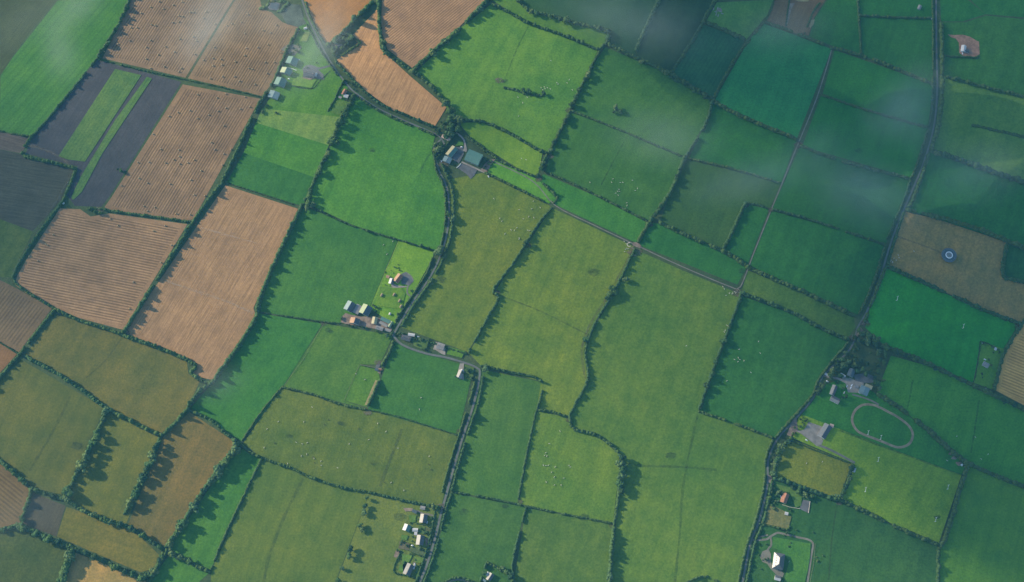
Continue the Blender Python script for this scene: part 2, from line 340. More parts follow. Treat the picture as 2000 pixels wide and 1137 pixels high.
# id, nickname, kind, colour, (stripe from, to) or None, spacing, amp, outline
D1 = ((360, 150), (455, 0)); D2 = ((597, 397), (683, 190)); D3 = ((1365, 805), (1447, 578)); D4 = ((1555, 272), (1622, 98))
FD = [
 ('a1','hazy grey corner field','soil','ash',((0,147),(110,0)),9,.5,[(0,0),(111,1),(62,58),(24,110),(1,147)]),
 ('a2','long drilled green field','grass','vivid',((62,266),(190,115)),12,.42,[(113,1),(150,0),(252,0),(232,45),(188,115),(62,267),(30,262),(0,255),(0,200),(1,148),(26,111)]),
 ('a3','baled stubble','stubble','tan',D1,4.8,1.0,[(256,0),(455,0),(362,152),(200,114)]),
 ('a4','slurry pit stubble','stubble','tan',D1,4.8,1.0,[(459,0),(508,0),(512,18),(530,24),(552,44),(582,53),(530,165),(511,188),(367,153)]),
 ('a5','dark tilled field','soil','soil',((217,383),(355,160)),6,.35,[(189,117),(355,160),(213,385),(198,404),(146,402),(130,380),(152,325),(110,315),(50,300),(62,270)]),
 ('a6','lower baled stubble','stubble','tan',((218,385),(357,165)),4.8,1.0,[(357,165),(508,193),(495,217),(378,428),(362,432),(222,412),(204,405),(218,385)]),
 ('a7','small ashen field','soil','ash',((0,262),(60,280)),8,.7,[(0,258),(60,270),(42,300),(0,292)]),
 ('a8','blue grey streaked field','soil','soil',((0,330),(120,350)),7,.8,[(0,293),(45,302),(144,332),(118,392),(64,452),(0,428)]),
 ('a9','dim green patch','grass','dull',None,6,.2,[(0,428),(64,452),(24,542),(0,541)]),
 ('b1','cross-striped stubble','stubble','tan',((50,510),(300,560)),4.8,1.0,[(117,407),(157,409),(177,423),(214,417),(366,438),(241,644),(231,642),(154,621),(67,584),(30,557),(33,540),(50,510)]),
 ('b2','tall orange stubble','straw','orange',((380,735),(560,440)),5,.95,[(440,362),(582,408),(530,520),(495,602),(500,618),(415,742),(380,735),(376,722),(385,710),(340,690),(270,662),(246,650),(255,630)]),
 ('b3','dull striped stubble','stubble','greytan',((37,688),(102,602)),6,.6,[(0,547),(30,562),(102,602),(37,688),(0,668)]),
 ('b4','tiny stubble corner','straw','tan',None,6,.4,[(0,671),(33,692),(0,728)]),
 ('b5','wide olive field','grass','olive',((215,795),(300,660)),9,.2,[(112,615),(235,652),(365,707),(368,730),(390,746),(365,798),(312,850),(215,797),(50,692)]),
 ('b6','olive edge field','grass','olive',None,9,.2,[(42,703),(205,797),(126,967),(62,952),(0,900),(0,742)]),
 ('b7','tree-shadowed olive field','grass','olive',None,9,.2,[(213,803),(312,855),(245,1027),(205,1014),(165,997),(128,973)]),
 ('b8','brownish pasture','grass','brown',((322,1062),(420,860)),9,.3,[(370,805),(462,865),(455,880),(323,1074),(300,1060),(248,1030),(317,855)]),
 ('b9','pale stubble corner','stubble','greytan',((0,960),(50,1000)),6,.7,[(0,905),(57,955),(45,1018),(0,1032)]),
 ('c1','grey tilled plot','soil','pur',None,6,.4,[(63,962),(128,988),(110,1048),(40,1022)]),
 ('c2','rounded tawny field','grass','tawny',((112,1048),(300,1100)),9,.2,[(130,990),(230,1025),(270,1045),(312,1085),(300,1110),(275,1118),(180,1078),(111,1048)]),
 ('c3','misty bottom pasture','grass','dull',None,9,.2,[(0,1040),(40,1028),(132,1075),(112,1137),(0,1137)]),
 ('c4','small tawny corner','grass','tawny',None,9,.2,[(135,1075),(275,1128),(285,1137),(116,1137)]),
 ('c5','little green corner','grass','deep',None,9,.2,[(330,1085),(410,1118),(388,1137),(290,1137)]),
 ('c6','bright green strip','grass','vivid',((408,1112),(508,895)),9,.2,[(466,872),(512,896),(410,1116),(335,1085),(326,1073)]),
 ('c7','vivid green field','grass','vivid',((420,760),(520,620)),9,.2,[(505,612),(630,632),(553,755),(472,862),(370,800),(415,748),(500,620)]),
 ('c8','soft green pasture','grass','green',((558,752),(635,632)),9,.2,[(632,632),(768,655),(742,712),(703,712),(672,782),(716,799),(553,757)]),
 ('c9','little mown paddock','grass','bright',None,9,.2,[(703,713),(738,718),(742,742),(716,795),(672,782)]),
 ('d1','lane bend field','grass','green',None,9,.2,[(770,668),(830,692),(925,718),(895,850),(718,800),(744,742)]),
 ('d2','olive cattle pasture','grass','olive',((745,950),(785,840)),9,.2,[(550,758),(715,800),(893,850),(862,990),(720,962),(600,930),(512,895),(475,866)]),
 ('d3','large pale pasture','grass','pale',((520,1137),(600,935)),9,.25,[(513,896),(600,930),(722,962),(655,1137),(412,1137),(412,1116)]),
 ('d4','rough cottage grass','grass','dull',None,9,.2,[(722,963),(862,992),(815,1137),(657,1137)]),
 ('d5','upright green field','grass','green',((1012,982),(1050,780)),9,.2,[(943,722),(1057,746),(1048,800),(1012,984),(884,960)]),
 ('d6','pale herd pasture','grass','pale',None,9,.2,[(1048,802),(1110,816),(1120,840),(1165,850),(1208,887),(1210,915),(1197,1022),(1013,985)]),
 ('d7','copse side field','grass','green',None,9,.2,[(882,963),(1026,990),(1000,1100),(1002,1137),(826,1137),(865,1030)]),
 ('d8','bottom middle pasture','grass','yellow',None,9,.2,[(1028,992),(1196,1024),(1189,1137),(1003,1137)]),
 ('d9','olive lane field','grass','olive',((912,685),(1020,480)),9,.25,[(880,350),(942,338),(1076,403),(1025,480),(962,570),(974,582),(914,688),(785,640),(850,530),(880,440)]),
 ('e1','long yellow green field','grass','yellow',((1108,812),(1205,550)),9,.25,[(1078,406),(1238,482),(1210,545),(1145,660),(1140,690),(1148,740),(1110,815),(1048,800),(1057,745),(940,715),(916,690),(976,582),(966,570),(1028,480)]),
 ('e2','vast bright green field','grass','bright',D3,10,.3,[(1240,487),(1330,527),(1447,575),(1365,803),(1510,856),(1495,900),(1493,945),(1440,1137),(1192,1137),(1213,915),(1210,887),(1167,850),(1120,838),(1112,812),(1150,740),(1143,690),(1150,660),(1212,550)]),
 ('e3','scattered cow field','grass','green',None,9,.2,[(1448,578),(1540,610),(1655,667),(1603,738),(1585,777),(1512,856),(1367,803)]),
 ('e4','dull wedge field','grass','dull',None,9,.2,[(1460,528),(1540,560),(1668,620),(1670,640),(1655,663),(1540,607),(1448,572)]),
 ('e5','deep green block','grass','vivid',D4,9,.2,[(1507,412),(1600,437),(1728,477),(1706,550),(1675,615),(1540,557),(1464,518)]),
 ('e6','small dark rectangle field','grass','deep',None,9,.2,[(1455,398),(1502,409),(1460,517),(1413,489)]),
 ('e7','notched dull field','grass','dull',None,9,.2,[(1343,312),(1525,358),(1504,406),(1455,397),(1412,489),(1288,436),(1312,370)]),
 ('e8','narrow track field','grass','deep',None,9,.2,[(1272,436),(1288,437),(1412,491),(1460,520),(1440,556),(1246,478)]),
 ('e9','trough field','grass','green',None,9,.2,[(1062,340),(1165,384),(1264,435),(1242,474),(1085,400),(1048,355)]),
 ('f1','seamed pasture','grass','green',((1175,362),(1225,265)),9,.2,[(1116,220),(1200,251),(1335,307),(1310,370),(1266,432),(1165,381),(1066,335),(1074,300)]),
 ('f2','copse pasture','grass','green',((1300,270),(1370,200)),9,.2,[(1182,92),(1300,142),(1390,197),(1375,245),(1336,305),(1200,249),(1118,218),(1150,140)]),
 ('f3','great cattle pasture','grass','green',((985,150),(1035,50)),9,.2,[(812,142),(900,55),(960,8),(1030,45),(1168,98),(1112,215),(1068,300),(1045,288),(990,257),(940,238),(885,233),(868,205),(840,165)]),
 ('f4','long narrow top strip','grass','pale',None,9,.2,[(960,0),(1010,0),(1035,22),(1080,32),(1130,47),(1188,62),(1176,98),(1100,68),(1030,43)]),
 ('f5','dim top pasture','grass','deep',None,9,.2,[(1012,0),(1285,0),(1262,50),(1240,108),(1192,88),(1190,62),(1130,45),(1080,30),(1035,20)]),
 ('f6','shadowy top plot','grass','deep',None,9,.2,[(1290,0),(1393,0),(1370,48),(1308,148),(1242,108),(1264,50)]),
 ('f7','dark drilled plot','grass','deep',((1315,150),(1375,50)),7,.5,[(1373,48),(1455,78),(1392,194),(1310,150)]),
 ('f8','timber stack plot','grass','dull',None,9,.2,[(1400,5),(1510,0),(1498,30),(1457,78),(1378,44)]),
 ('f9','stony building plot','soil','pur',((1560,65),(1590,0)),7,.4,[(1513,0),(1612,0),(1590,35),(1578,74),(1494,45)]),
 ('g1','diggings side plot','grass','green',None,9,.2,[(1616,0),(1674,0),(1681,108),(1580,74),(1592,35)]),
 ('g2','shallow lane-end plot','grass','dull',None,9,.2,[(1676,0),(1820,0),(1821,34),(1679,30)]),
 ('g3','upper lane block','grass','deep',None,9,.2,[(1680,32),(1822,37),(1822,164),(1683,108)]),
 ('g4','broad teal pasture','grass','deep',D4,9,.2,[(1492,46),(1624,96),(1556,272),(1394,198),(1462,80)]),
 ('g5','pale misted field','grass','deep',None,9,.2,[(1630,98),(1823,165),(1812,249),(1606,186)]),
 ('g6','dark spotted field','grass','deep',None,9,.2,[(1603,188),(1812,251),(1779,348),(1567,286)]),
 ('g7','emerald field','grass','vivid',None,9,.2,[(1392,200),(1556,273),(1526,357),(1345,309),(1377,245)]),
 ('g8','misty emerald field','grass','vivid',None,9,.2,[(1563,287),(1778,350),(1765,388),(1730,477),(1508,408)]),
 ('h1','lane top field','grass','deep',None,9,.2,[(1836,0),(1890,0),(1925,28),(1880,42),(1838,42)]),
 ('h2','pale house field','grass','deep',None,9,.2,[(1838,44),(1885,44),(1925,31),(2000,38),(2000,188),(1840,147)]),
 ('h3','dark scrub edge','grass','green',None,9,.2,[(1895,0),(2000,0),(2000,34),(1925,28)]),
 ('h4','weedy dull field','grass','dull',None,9,.2,[(1840,149),(2000,191),(2000,354),(1820,294)]),
 ('h5','long dim field','grass','deep',None,9,.2,[(1815,298),(2000,358),(2000,482),(1772,410)]),
 ('h6','heathy beacon field','grass','heath',None,9,.2,[(1768,414),(1830,428),(1965,473),(1957,540),(2000,555),(2000,640),(1732,520)]),
 ('h7','small dark edge field','grass','deep',None,9,.2,[(1968,476),(2000,488),(2000,550),(1960,538)]),
 ('h8','green pitch field','grass','vivid',None,9,.2,[(1730,524),(1870,584),(1988,635),(1960,682),(1918,668),(1900,748),(1820,712),(1725,673),(1690,640),(1705,580)]),
 ('h9','bungalow garden','grass','green',None,9,.2,[(1918,669),(1962,682),(1940,762),(1902,748)]),
 ('i1','ribbed stubble corner','stubble','greytan',((1960,700),(2000,716)),5.2,.8,[(2000,632),(1978,662),(1958,700),(1943,762),(2000,792)]),
 ('i2','long green slope','grass','deep',((1770,780),(1785,740)),9,.3,[(1740,695),(1820,717),(1885,748),(1935,772),(2000,803),(2000,948),(1888,903),(1850,873),(1760,798),(1712,768)]),
 ('i3','deep green corner field','grass','deep',None,9,.2,[(1892,910),(2000,953),(2000,1137),(1832,1137),(1834,1075)]),
 ('i4','riding track field','grass','deep',None,9,.2,[(1562,808),(1612,752),(1655,735),(1712,770),(1760,800),(1850,877),(1888,906),(1878,928),(1740,877),(1640,838)]),
 ('i5','bright sports field','grass','bright',((1700,1000),(1760,900)),9,.2,[(1562,808),(1640,838),(1740,877),(1878,928),(1833,1062),(1765,1034),(1640,974),(1666,905),(1548,856)]),
 ('i6','patchy yellow paddock','grass','tawny',None,9,.2,[(1545,858),(1600,880),(1664,905),(1638,974),(1560,950),(1512,932),(1516,890)]),
 ('i7','rough bottom field','grass','pale',None,9,.2,[(1510,935),(1640,978),(1765,1037),(1832,1064),(1830,1137),(1455,1137),(1478,1050),(1505,960)]),
 ('j1','shed grass triangle','grass','green',((540,170),(590,60)),9,.2,[(588,30),(600,40),(625,88),(650,130),(680,170),(664,230),(514,213),(540,170),(583,60)]),
 ('j2','pale mown strip','grass','yellow',None,9,.2,[(512,212),(664,229),(642,285),(500,241)]),
 ('j3','mid green mown strip','grass','green',None,9,.2,[(500,240),(642,284),(616,348),(475,300)]),
 ('j4','dark mown strip','grass','vivid',None,9,.2,[(475,299),(616,347),(592,403),(443,357)]),
 ('j5','lush lane field','grass','vivid',D2,10,.25,[(692,188),(735,212),(790,237),(850,265),(843,295),(852,330),(872,368),(870,430),(862,482),(850,492),(775,468),(690,440),(598,397),(645,288),(668,230)]),
 ('j6','orange stubble wedge','straw','orange',((780,200),(800,160)),5,.9,[(737,18),(742,95),(800,148),(872,210),(850,246),(770,217),(700,168),(655,120),(698,84),(688,70)]),
 ('j7','ribbed top stubble','stubble','tan',((810,120),(930,20)),4.4,.9,[(746,0),(950,0),(895,55),(805,133),(757,97),(744,60)]),
 ('j8','small rough stubble','straw','orange',((610,40),(660,0)),6,.5,[(592,0),(726,0),(700,30),(638,90),(618,60)]),
 ('j9','dark farm block','grass','green',((508,608),(590,415)),9,.2,[(592,402),(640,422),(690,442),(777,470),(722,600),(665,632),(560,618),(506,608),(530,530)]),
 ('k1','orange roof plot','grass','bright',None,9,.2,[(778,470),(848,492),(845,505),(798,588),(770,635),(722,602)]),
 ('k2','small barn field','grass','yellow',None,9,.2,[(895,240),(940,239),(990,258),(1060,298),(1050,345),(1010,328),(925,275)]),
 ('k3','track side strip','grass','green',None,9,.2,[(962,312),(1015,335),(1050,350),(1085,388),(1072,398),(950,335)]),
]
#AL#
AL = {'a1':(0.0495,0.0655,0.0229), 'a2':(0.0498,0.156,0.0247), 'a3':(0.204,0.136,0.0781), 'a4':(0.198,0.130,0.0672), 'a5':(0.0553,0.0550,0.0597), 'a6':(0.220,0.138,0.0719), 'a7':(0.0992,0.0791,0.0617), 'a8':(0.0530,0.0550,0.0397), 'a9':(0.0529,0.0937,0.0218), 'b1':(0.268,0.163,0.0824), 'b2':(0.271,0.163,0.0785), 'b3':(0.149,0.103,0.0528), 'b4':(0.181,0.0990,0.0398), 'b5':(0.107,0.108,0.0240), 'b6':(0.0828,0.0997,0.0200), 'b7':(0.0978,0.115,0.0200), 'b8':(0.136,0.109,0.0296), 'b9':(0.122,0.0829,0.0328), 'c1':(0.0645,0.0613,0.0408), 'c2':(0.123,0.120,0.0222), 'c3':(0.0553,0.0796,0.0200), 'c4':(0.295,0.206,0.0632), 'c5':(0.0522,0.151,0.0200), 'c6':(0.0510,0.152,0.0200), 'c7':(0.0374,0.138,0.0200), 'c8':(0.0626,0.142,0.0200), 'c9':(0.0786,0.171,0.0200), 'd1':(0.0377,0.125,0.0200), 'd2':(0.0834,0.125,0.0200), 'd3':(0.0869,0.134,0.0200), 'd4':(0.107,0.150,0.0267), 'd5':(0.0519,0.128,0.0200), 'd6':(0.0917,0.169,0.0200), 'd7':(0.0410,0.110,0.0200), 'd8':(0.0644,0.127,0.0200), 'd9':(0.107,0.156,0.0200), 'e1':(0.111,0.173,0.0200), 'e2':(0.0786,0.151,0.0200), 'e3':(0.0270,0.114,0.0200), 'e4':(0.0625,0.130,0.0200), 'e5':(0.0220,0.115,0.0200), 'e6':(0.0220,0.113,0.0200), 'e7':(0.0386,0.0941,0.0200), 'e8':(0.0234,0.116,0.0200), 'e9':(0.0396,0.155,0.0200), 'f1':(0.0396,0.121,0.0200), 'f2':(0.0403,0.123,0.0200), 'f3':(0.0821,0.192,0.0234), 'f4':(0.0688,0.161,0.0200), 'f5':(0.0220,0.0688,0.0200), 'f6':(0.0220,0.0550,0.0200), 'f7':(0.0220,0.0953,0.0341), 'f8':(0.0856,0.197,0.0394), 'f9':(0.163,0.0967,0.0441), 'g1':(0.0220,0.118,0.0200), 'g2':(0.0220,0.120,0.0200), 'g3':(0.0220,0.112,0.0200), 'g4':(0.0220,0.168,0.0434), 'g5':(0.0220,0.134,0.0200), 'g6':(0.0220,0.143,0.0200), 'g7':(0.0220,0.113,0.0200), 'g8':(0.0220,0.106,0.0200), 'h1':(0.0220,0.126,0.0200), 'h2':(0.0309,0.120,0.0200), 'h3':(0.0220,0.121,0.0200), 'h4':(0.0894,0.187,0.0305), 'h5':(0.0220,0.124,0.0200), 'h6':(0.270,0.179,0.0578), 'h7':(0.0220,0.0944,0.0200), 'h8':(0.0220,0.203,0.0200), 'h9':(0.0748,0.189,0.0200), 'i1':(0.500,0.276,0.0801), 'i2':(0.0540,0.194,0.0200), 'i3':(0.0825,0.199,0.0200), 'i4':(0.0352,0.157,0.0200), 'i5':(0.158,0.260,0.0200), 'i6':(0.138,0.173,0.0200), 'i7':(0.0278,0.0908,0.0200), 'j1':(0.0619,0.164,0.0200), 'j2':(0.108,0.200,0.0422), 'j3':(0.0545,0.169,0.0200), 'j4':(0.0301,0.119,0.0200), 'j5':(0.0522,0.170,0.0200), 'j6':(0.381,0.210,0.0891), 'j7':(0.277,0.163,0.0821), 'j8':(0.310,0.150,0.0445), 'j9':(0.0417,0.133,0.0200), 'k1':(0.123,0.248,0.0200), 'k2':(0.117,0.221,0.0200), 'k3':(0.0715,0.213,0.0200)}  # fitted field colours; in the shaded fields they hold some cloud shade
#/AL#
FN = {'L1': 'upper farm lane', 'L2': 'middle lane', 'L3': 'cottage lane', 'L4': 'long dark lane', 'TR': 'pale farm track',
      'GD': 'cottage gardens', 'RH': 'red roofed house garden', 'WD': 'dark wood'}
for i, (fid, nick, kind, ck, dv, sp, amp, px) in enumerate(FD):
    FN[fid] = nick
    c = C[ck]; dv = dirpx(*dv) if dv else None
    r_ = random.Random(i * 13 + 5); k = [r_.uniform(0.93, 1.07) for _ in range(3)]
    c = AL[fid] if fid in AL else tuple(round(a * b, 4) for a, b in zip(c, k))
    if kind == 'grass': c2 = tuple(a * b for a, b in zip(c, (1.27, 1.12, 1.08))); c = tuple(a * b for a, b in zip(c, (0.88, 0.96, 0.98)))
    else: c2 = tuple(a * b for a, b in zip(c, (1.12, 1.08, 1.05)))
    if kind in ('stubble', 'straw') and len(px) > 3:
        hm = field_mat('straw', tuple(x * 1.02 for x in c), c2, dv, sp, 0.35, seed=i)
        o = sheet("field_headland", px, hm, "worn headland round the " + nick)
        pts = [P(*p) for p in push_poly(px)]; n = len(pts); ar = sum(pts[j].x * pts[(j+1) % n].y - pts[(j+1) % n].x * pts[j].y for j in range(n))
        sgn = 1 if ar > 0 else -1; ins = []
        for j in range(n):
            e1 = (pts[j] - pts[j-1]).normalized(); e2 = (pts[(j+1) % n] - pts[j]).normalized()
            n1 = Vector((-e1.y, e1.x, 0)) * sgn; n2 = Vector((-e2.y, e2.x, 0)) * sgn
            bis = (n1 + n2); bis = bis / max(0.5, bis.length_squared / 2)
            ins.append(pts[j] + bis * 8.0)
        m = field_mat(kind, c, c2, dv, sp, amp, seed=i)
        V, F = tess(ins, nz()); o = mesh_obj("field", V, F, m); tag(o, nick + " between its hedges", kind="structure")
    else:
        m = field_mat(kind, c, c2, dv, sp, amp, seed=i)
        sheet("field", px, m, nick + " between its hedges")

# green strips standing in the dark tilled field, odd patches and stains
gm = field_mat('grass', (0.07, 0.15, 0.04), None, dirpx((166, 316), (276, 147)), 6, .4, seed=41)
sheet("crop_field", [(225,135),(276,147),(166,316),(134,312),(114,306)], gm, "broad green crop strip in the dark tilled field")
sheet("crop_field", [(287,150),(297,154),(257,214),(200,300),(160,375),(143,391),(139,386),(158,345),(225,235)], gm, "narrow green crop strip in the dark tilled field")
paths = [  # soft lines across fields: (width m, colour, label, points)
 (4.5,(0.07,0.10,0.04),"dim ditch line across the olive edge field",[(137,775),(110,830),(75,890),(58,920)]),
 (3,(0.09,0.11,0.04),"faint track line across the wide olive field",[(238,660),(205,705),(168,738)]),
 (4,(0.055,0.11,0.03),"old boundary line down the vast bright field",[(1363,810),(1345,890),(1333,960),(1328,1040),(1318,1137)]),
 (4,(0.06,0.11,0.035),"dim furrow across the vast bright field",[(1220,905),(1260,910),(1330,912),(1400,918)]),
 (5,(0.07,0.10,0.04),"dim line down the olive cattle pasture",[(785,838),(765,890),(742,950)]),
 (5,(0.06,0.105,0.04),"dim line down the large pale green pasture",[(592,935),(555,1010),(525,1090),(515,1137)]),
 (2.5,(0.045,0.10,0.03),"fence line down the great pasture",[(1032,52),(1010,95),(988,150)]),
 (2.5,(0.04,0.09,0.03),"straight seam down the pasture",[(1226,265),(1200,312),(1174,362)]),
 (3,(0.035,0.085,0.025),"dim line in the lush lane field",[(840,300),(828,320),(818,345)]),
 (2.5,(0.10,0.13,0.05),"faint seam across the long yellow green field",[(970,575),(1060,610),(1150,655)]),
 (3,(0.045,0.085,0.03),"dark line down the long green slope",[(1782,742),(1776,780),(1768,808)]),
 (3,(0.05,0.09,0.03),"second line down the long green slope",[(1912,782),(1905,830),(1896,885)]),
 (2.5,(0.06,0.08,0.035),"worn line down the rough bottom field",[(1635,985),(1625,1050),(1618,1137)]),
 (3,(0.16,0.15,0.10),"straight worn path to the round beacon",[(1745,460),(1790,475),(1838,494)]),
 (4,(0.16,0.145,0.085),"pale path beside the worn hedge",[(1236,490),(1205,545),(1190,575),(1160,620),(1142,660),(1136,690),(1143,740)]),
 (4,(0.14,0.14,0.10),"pale verge along the blue grey field",[(142,336),(120,378),(90,425),(55,480),(26,530)]),
 (5,(0.22,0.18,0.115),"dusty track at the field corner",[(50,282),(100,298),(138,322)]),
 (4,(0.05,0.09,0.035),"mown edge across the riding field",[(1640,840),(1740,878),(1878,928)]),
 (3,(0.15,0.12,0.06),"rutted track across the wide stubble",[(458,0),(410,75),(364,152)]),
 (4,(0.45,0.33,0.22),"straw row across the tall orange stubble",[(322,548),(380,568),(440,588),(495,612)]),
 (3,(0.5,0.36,0.24),"second straw row across the orange stubble",[(392,445),(440,458),(500,475)]),
]
def ribbon_pts(px, width, pushed=True, sub=4):
    """smooth centreline (Catmull-Rom) in metres"""
    c = [P(*p) for p in (push_line(px) if pushed else px)]; out = []
    for i in range(len(c) - 1):
        p0 = c[max(0, i-1)]; p1 = c[i]; p2 = c[i+1]; p3 = c[min(len(c)-1, i+2)]
        for k in range(sub):
            t = k / sub
            out.append(0.5 * ((2*p1) + (p2-p0)*t + (2*p0-5*p1+4*p2-p3)*t*t + (3*p1-p0-3*p2+p3)*t**3))
    out.append(c[-1]); return out

def ribbon(name, px, width, mat, label, kind="structure", pushed=True, closed=False, z=None, wob=0.0):
    c = ribbon_pts(px, width, pushed); n = len(c); V = []; z = nz() if z is None else z
    r_ = random.Random(n * 7 + int(width * 10)); 
    for i in range(n):
        if closed: t = c[(i+1) % (n-1)] - c[(i-1) % (n-1)]
        else: t = c[min(n-1, i+1)] - c[max(0, i-1)]
        t.z = 0; t.normalize(); s = Vector((-t.y, t.x, 0)); ww = width / 2 * (1 + r_.uniform(-wob, wob))
        V += [(*(c[i] + s * ww).xy, z), (*(c[i] - s * ww).xy, z)]
    F = [(2*i, 2*i+1, 2*i+3, 2*i+2) for i in range(n - 1)]
    F = [f if (Vector(V[f[1]]) - Vector(V[f[0]])).cross(Vector(V[f[2]]) - Vector(V[f[1]])).z > 0 else f[::-1] for f in F]
    o = mesh_obj(name, V, F, mat); tag(o, label, kind=kind); return o

def soft_mat(c, a=0.5):
    m, nt, b = newmat("worn_grass"); v = wpos(nt)
    tr = N(nt, "ShaderNodeBsdfTransparent"); mx = N(nt, "ShaderNodeMixShader")
    nt.links.new(rampf(nt, noise(nt, v, 0.12, 4.0, 0.7), 0.3, 0.7, 0.0, a * 2), mx.inputs[0])
    nt.links.new(tr.outputs[0], mx.inputs[1]); nt.links.new(b.outputs[0], mx.inputs[2])
    nt.links.new(mx.outputs[0], nt.nodes["Material Output"].inputs[0])
    b.inputs["Base Color"].default_value = (*c, 1); return m
for wd, c, lb, px in paths:
    ribbon("path", px, wd, soft_mat(c, 0.26), lb, wob=0.25)

# ------------------------------------------------------------------ lanes, tracks, yards
def lane(px, wd, label, verge=2.4):
    wd *= 0.85
    ribbon("path_verge", px, wd + verge, M['darkpath'], "grassy verges of the " + label, wob=0.15)
    o = ribbon("road", px, wd, M['asphalt'], label)
L1 = [(590,0),(600,30),(622,78),(648,125),(680,168),(700,186),(738,212),(790,236),(850,262),(862,272),(868,282)]
L2 = [(862,272),(848,290),(856,330),(873,368),(877,420),(867,480),(842,538),(806,590),(776,640),(766,658)]
L3 = [(766,652),(785,673),(830,690),(870,698),(905,708),(930,718),(937,732),(925,790),(905,850),(890,900),(872,965),(862,1000),(850,1050),(835,1100),(820,1137)]
L4 = [(1828,0),(1829,100),(1830,180),(1823,250),(1803,320),(1777,382),(1743,465),(1718,545),(1692,610),(1675,640),(1660,682),(1607,735),(1588,777),(1550,822),(1518,858),(1500,900),(1499,945),(1483,1015),(1465,1062),(1450,1137)]
TR = [(962,315),(1040,354),(1085,402),(1160,440),(1240,478),(1330,520),(1425,560),(1442,563),(1452,548),(1470,500),(1500,425),(1530,352),(1560,278),(1592,200),(1612,140),(1624,98)]
lane(L1, 3.4, "grey upper lane past the long green sheds")
lane(L2, 3.4, "grey middle lane curving past the orange roofed house")
lane(L3, 4.0, "grey lane bending down to the row of cottages")
lane(L4, 3.6, "long dark lane running past the sports ground", 3)
ribbon("path", TR, 2.0, M['gravel'], "straight pale farm track from the barn to the far corner")
TRK = T(1640, 770, 9.475, [(520,190),(640,205),(700,228),(800,275),(900,330),(1050,410),(1180,500),(1270,580),(1330,670),(1350,760),(1320,870),(1240,950),(1100,985),(980,960),(850,905),(700,845),(540,785),(440,745),(340,690),(265,600),(228,490),(245,380),(300,285),(390,215),(460,195),(520,190)])
ribbon("path", TRK, 4.2, M['sand'], "oval sand riding track in the dim field", closed=True)
ribbon("path", T(1590,690,10.33,[(180,440),(330,490),(500,520),(650,590),(760,600)]), 4, M['concrete'], "drive into the farmyard of the white house")
ribbon("path", T(1640,770,9.475,[(230,5),(400,55),(560,110),(680,170),(720,200)]), 3, M['gravel'], "narrow path running down to the riding track")
ribbon("path", T(1470,1030,10.63,[(0,270),(180,260),(300,245),(370,190),(500,120),(560,120),(700,150),(950,210),(1150,255),(1240,320),(1250,400),(1215,600),(1180,850),(1140,1137)]), 3.4, M['gravel'], "gravel path round the lawn of the hipped house")
ribbon("path", T(1470,1030,10.63,[(370,200),(385,360),(330,440),(270,560)]), 3.2, M['gravel'], "short drive curving to the hipped house")
ribbon("path", T(500,80,7.58,[(1090,370),(1000,395),(930,410),(860,385),(780,370),(720,400),(700,440)]), 4, M['yard'], "curved dark drive to the grey roofed farmhouse")
ribbon("path", T(730,500,10.33,[(740,810),(680,760),(680,650),(720,560),(790,500),(740,400),(640,330)]), 2.6, M['gravel'], "drive looping round the orange roofed house")
ribbon("path", T(840,250,11.37,[(570,110),(650,160),(730,240),(765,310),(775,400),(770,500)]), 3, M['concrete'], "pale drive down to the big barn")
ribbon("path", T(840,250,11.37,[(700,760),(860,830),(1010,900),(1120,950),(1240,1000)]), 3.2, M['concrete'], "concrete feed passage below the big barn")
ribbon("path", T(1500,810,6.317,[(330,190),(420,230),(520,310),(620,375),(700,405),(820,460),(950,530),(1070,595)]), 4.0, M['gravel'], "pale drive ending at the white container")
ribbon("path", [(1478,1050),(1500,1045)], 2.5, M['gravel'], "short gateway path by the dark lane", pushed=False)
ribbon("path", T(760,980,7.245,[(660,210),(560,180),(470,165),(400,130)]), 3, M['gravel'], "drive of the topmost cottage")
ribbon("path", T(760,980,7.245,[(540,820),(450,825),(380,850),(340,880)]), 2.6, M['gravel'], "curved drive of the bottom cottage")
def yard(px, m, label): sheet("path_yard", px, M[m], label, pushed=False)
yard(T(500,0,9.09,[(445,240),(620,80),(790,90),(840,330),(900,420),(740,480),(540,430)]), 'darkyard', "dark hardstanding beside the slurry pit")
yard(T(1500,810,6.317,[(440,190),(500,90),(560,110),(670,150),(690,130),(640,260),(680,320),(660,370),(600,390),(520,320),(420,240),(350,205)]), 'concrete', "gravel car park beside the long pavilion")
yard(T(1500,810,6.317,[(330,0),(350,60),(370,190),(280,270),(230,250)]), 'mud', "bare triangle at the sports ground gate")
yard(T(1590,690,10.33,[(570,480),(700,490),(850,560),(1000,600),(1000,660),(900,800),(680,790),(640,620),(560,560)]), 'concrete', "concrete farmyard between the sheds")
yard(T(1590,690,10.33,[(800,440),(1030,400),(1220,470),(1190,600),(1000,600),(830,560)]), 'yard', "dark yard behind the grey sheds")
yard(T(660,580,11.37,[(60,560),(90,440),(170,360),(300,400),(500,440),(780,440),(960,480),(1180,640),(1200,760),(1000,740),(760,700),(600,670),(450,650),(160,600)]), 'mud', "rubble strewn farmyard beside the lane")
yard(T(840,250,11.37,[(380,640),(560,430),(700,430),(760,480),(740,600),(690,700),(640,790),(560,740),(480,690)]), 'yard', "grey yard between the long shed and the big barn")
yard(T(840,250,11.37,[(620,900),(690,790),(1050,930),(980,1060),(900,1137),(800,1020)]), 'yard', "dark silage yard below the feed passage")
yard(T(840,250,11.37,[(730,510),(760,440),(750,330),(790,330),(820,500),(800,540)]), 'concrete', "pale apron beside the big barn")
yard(T(840,250,11.37,[(1120,940),(1200,820),(1330,700),(1450,700),(1380,790),(1270,980),(1240,1005)]), 'mud', "rubble patch beyond the big barn")
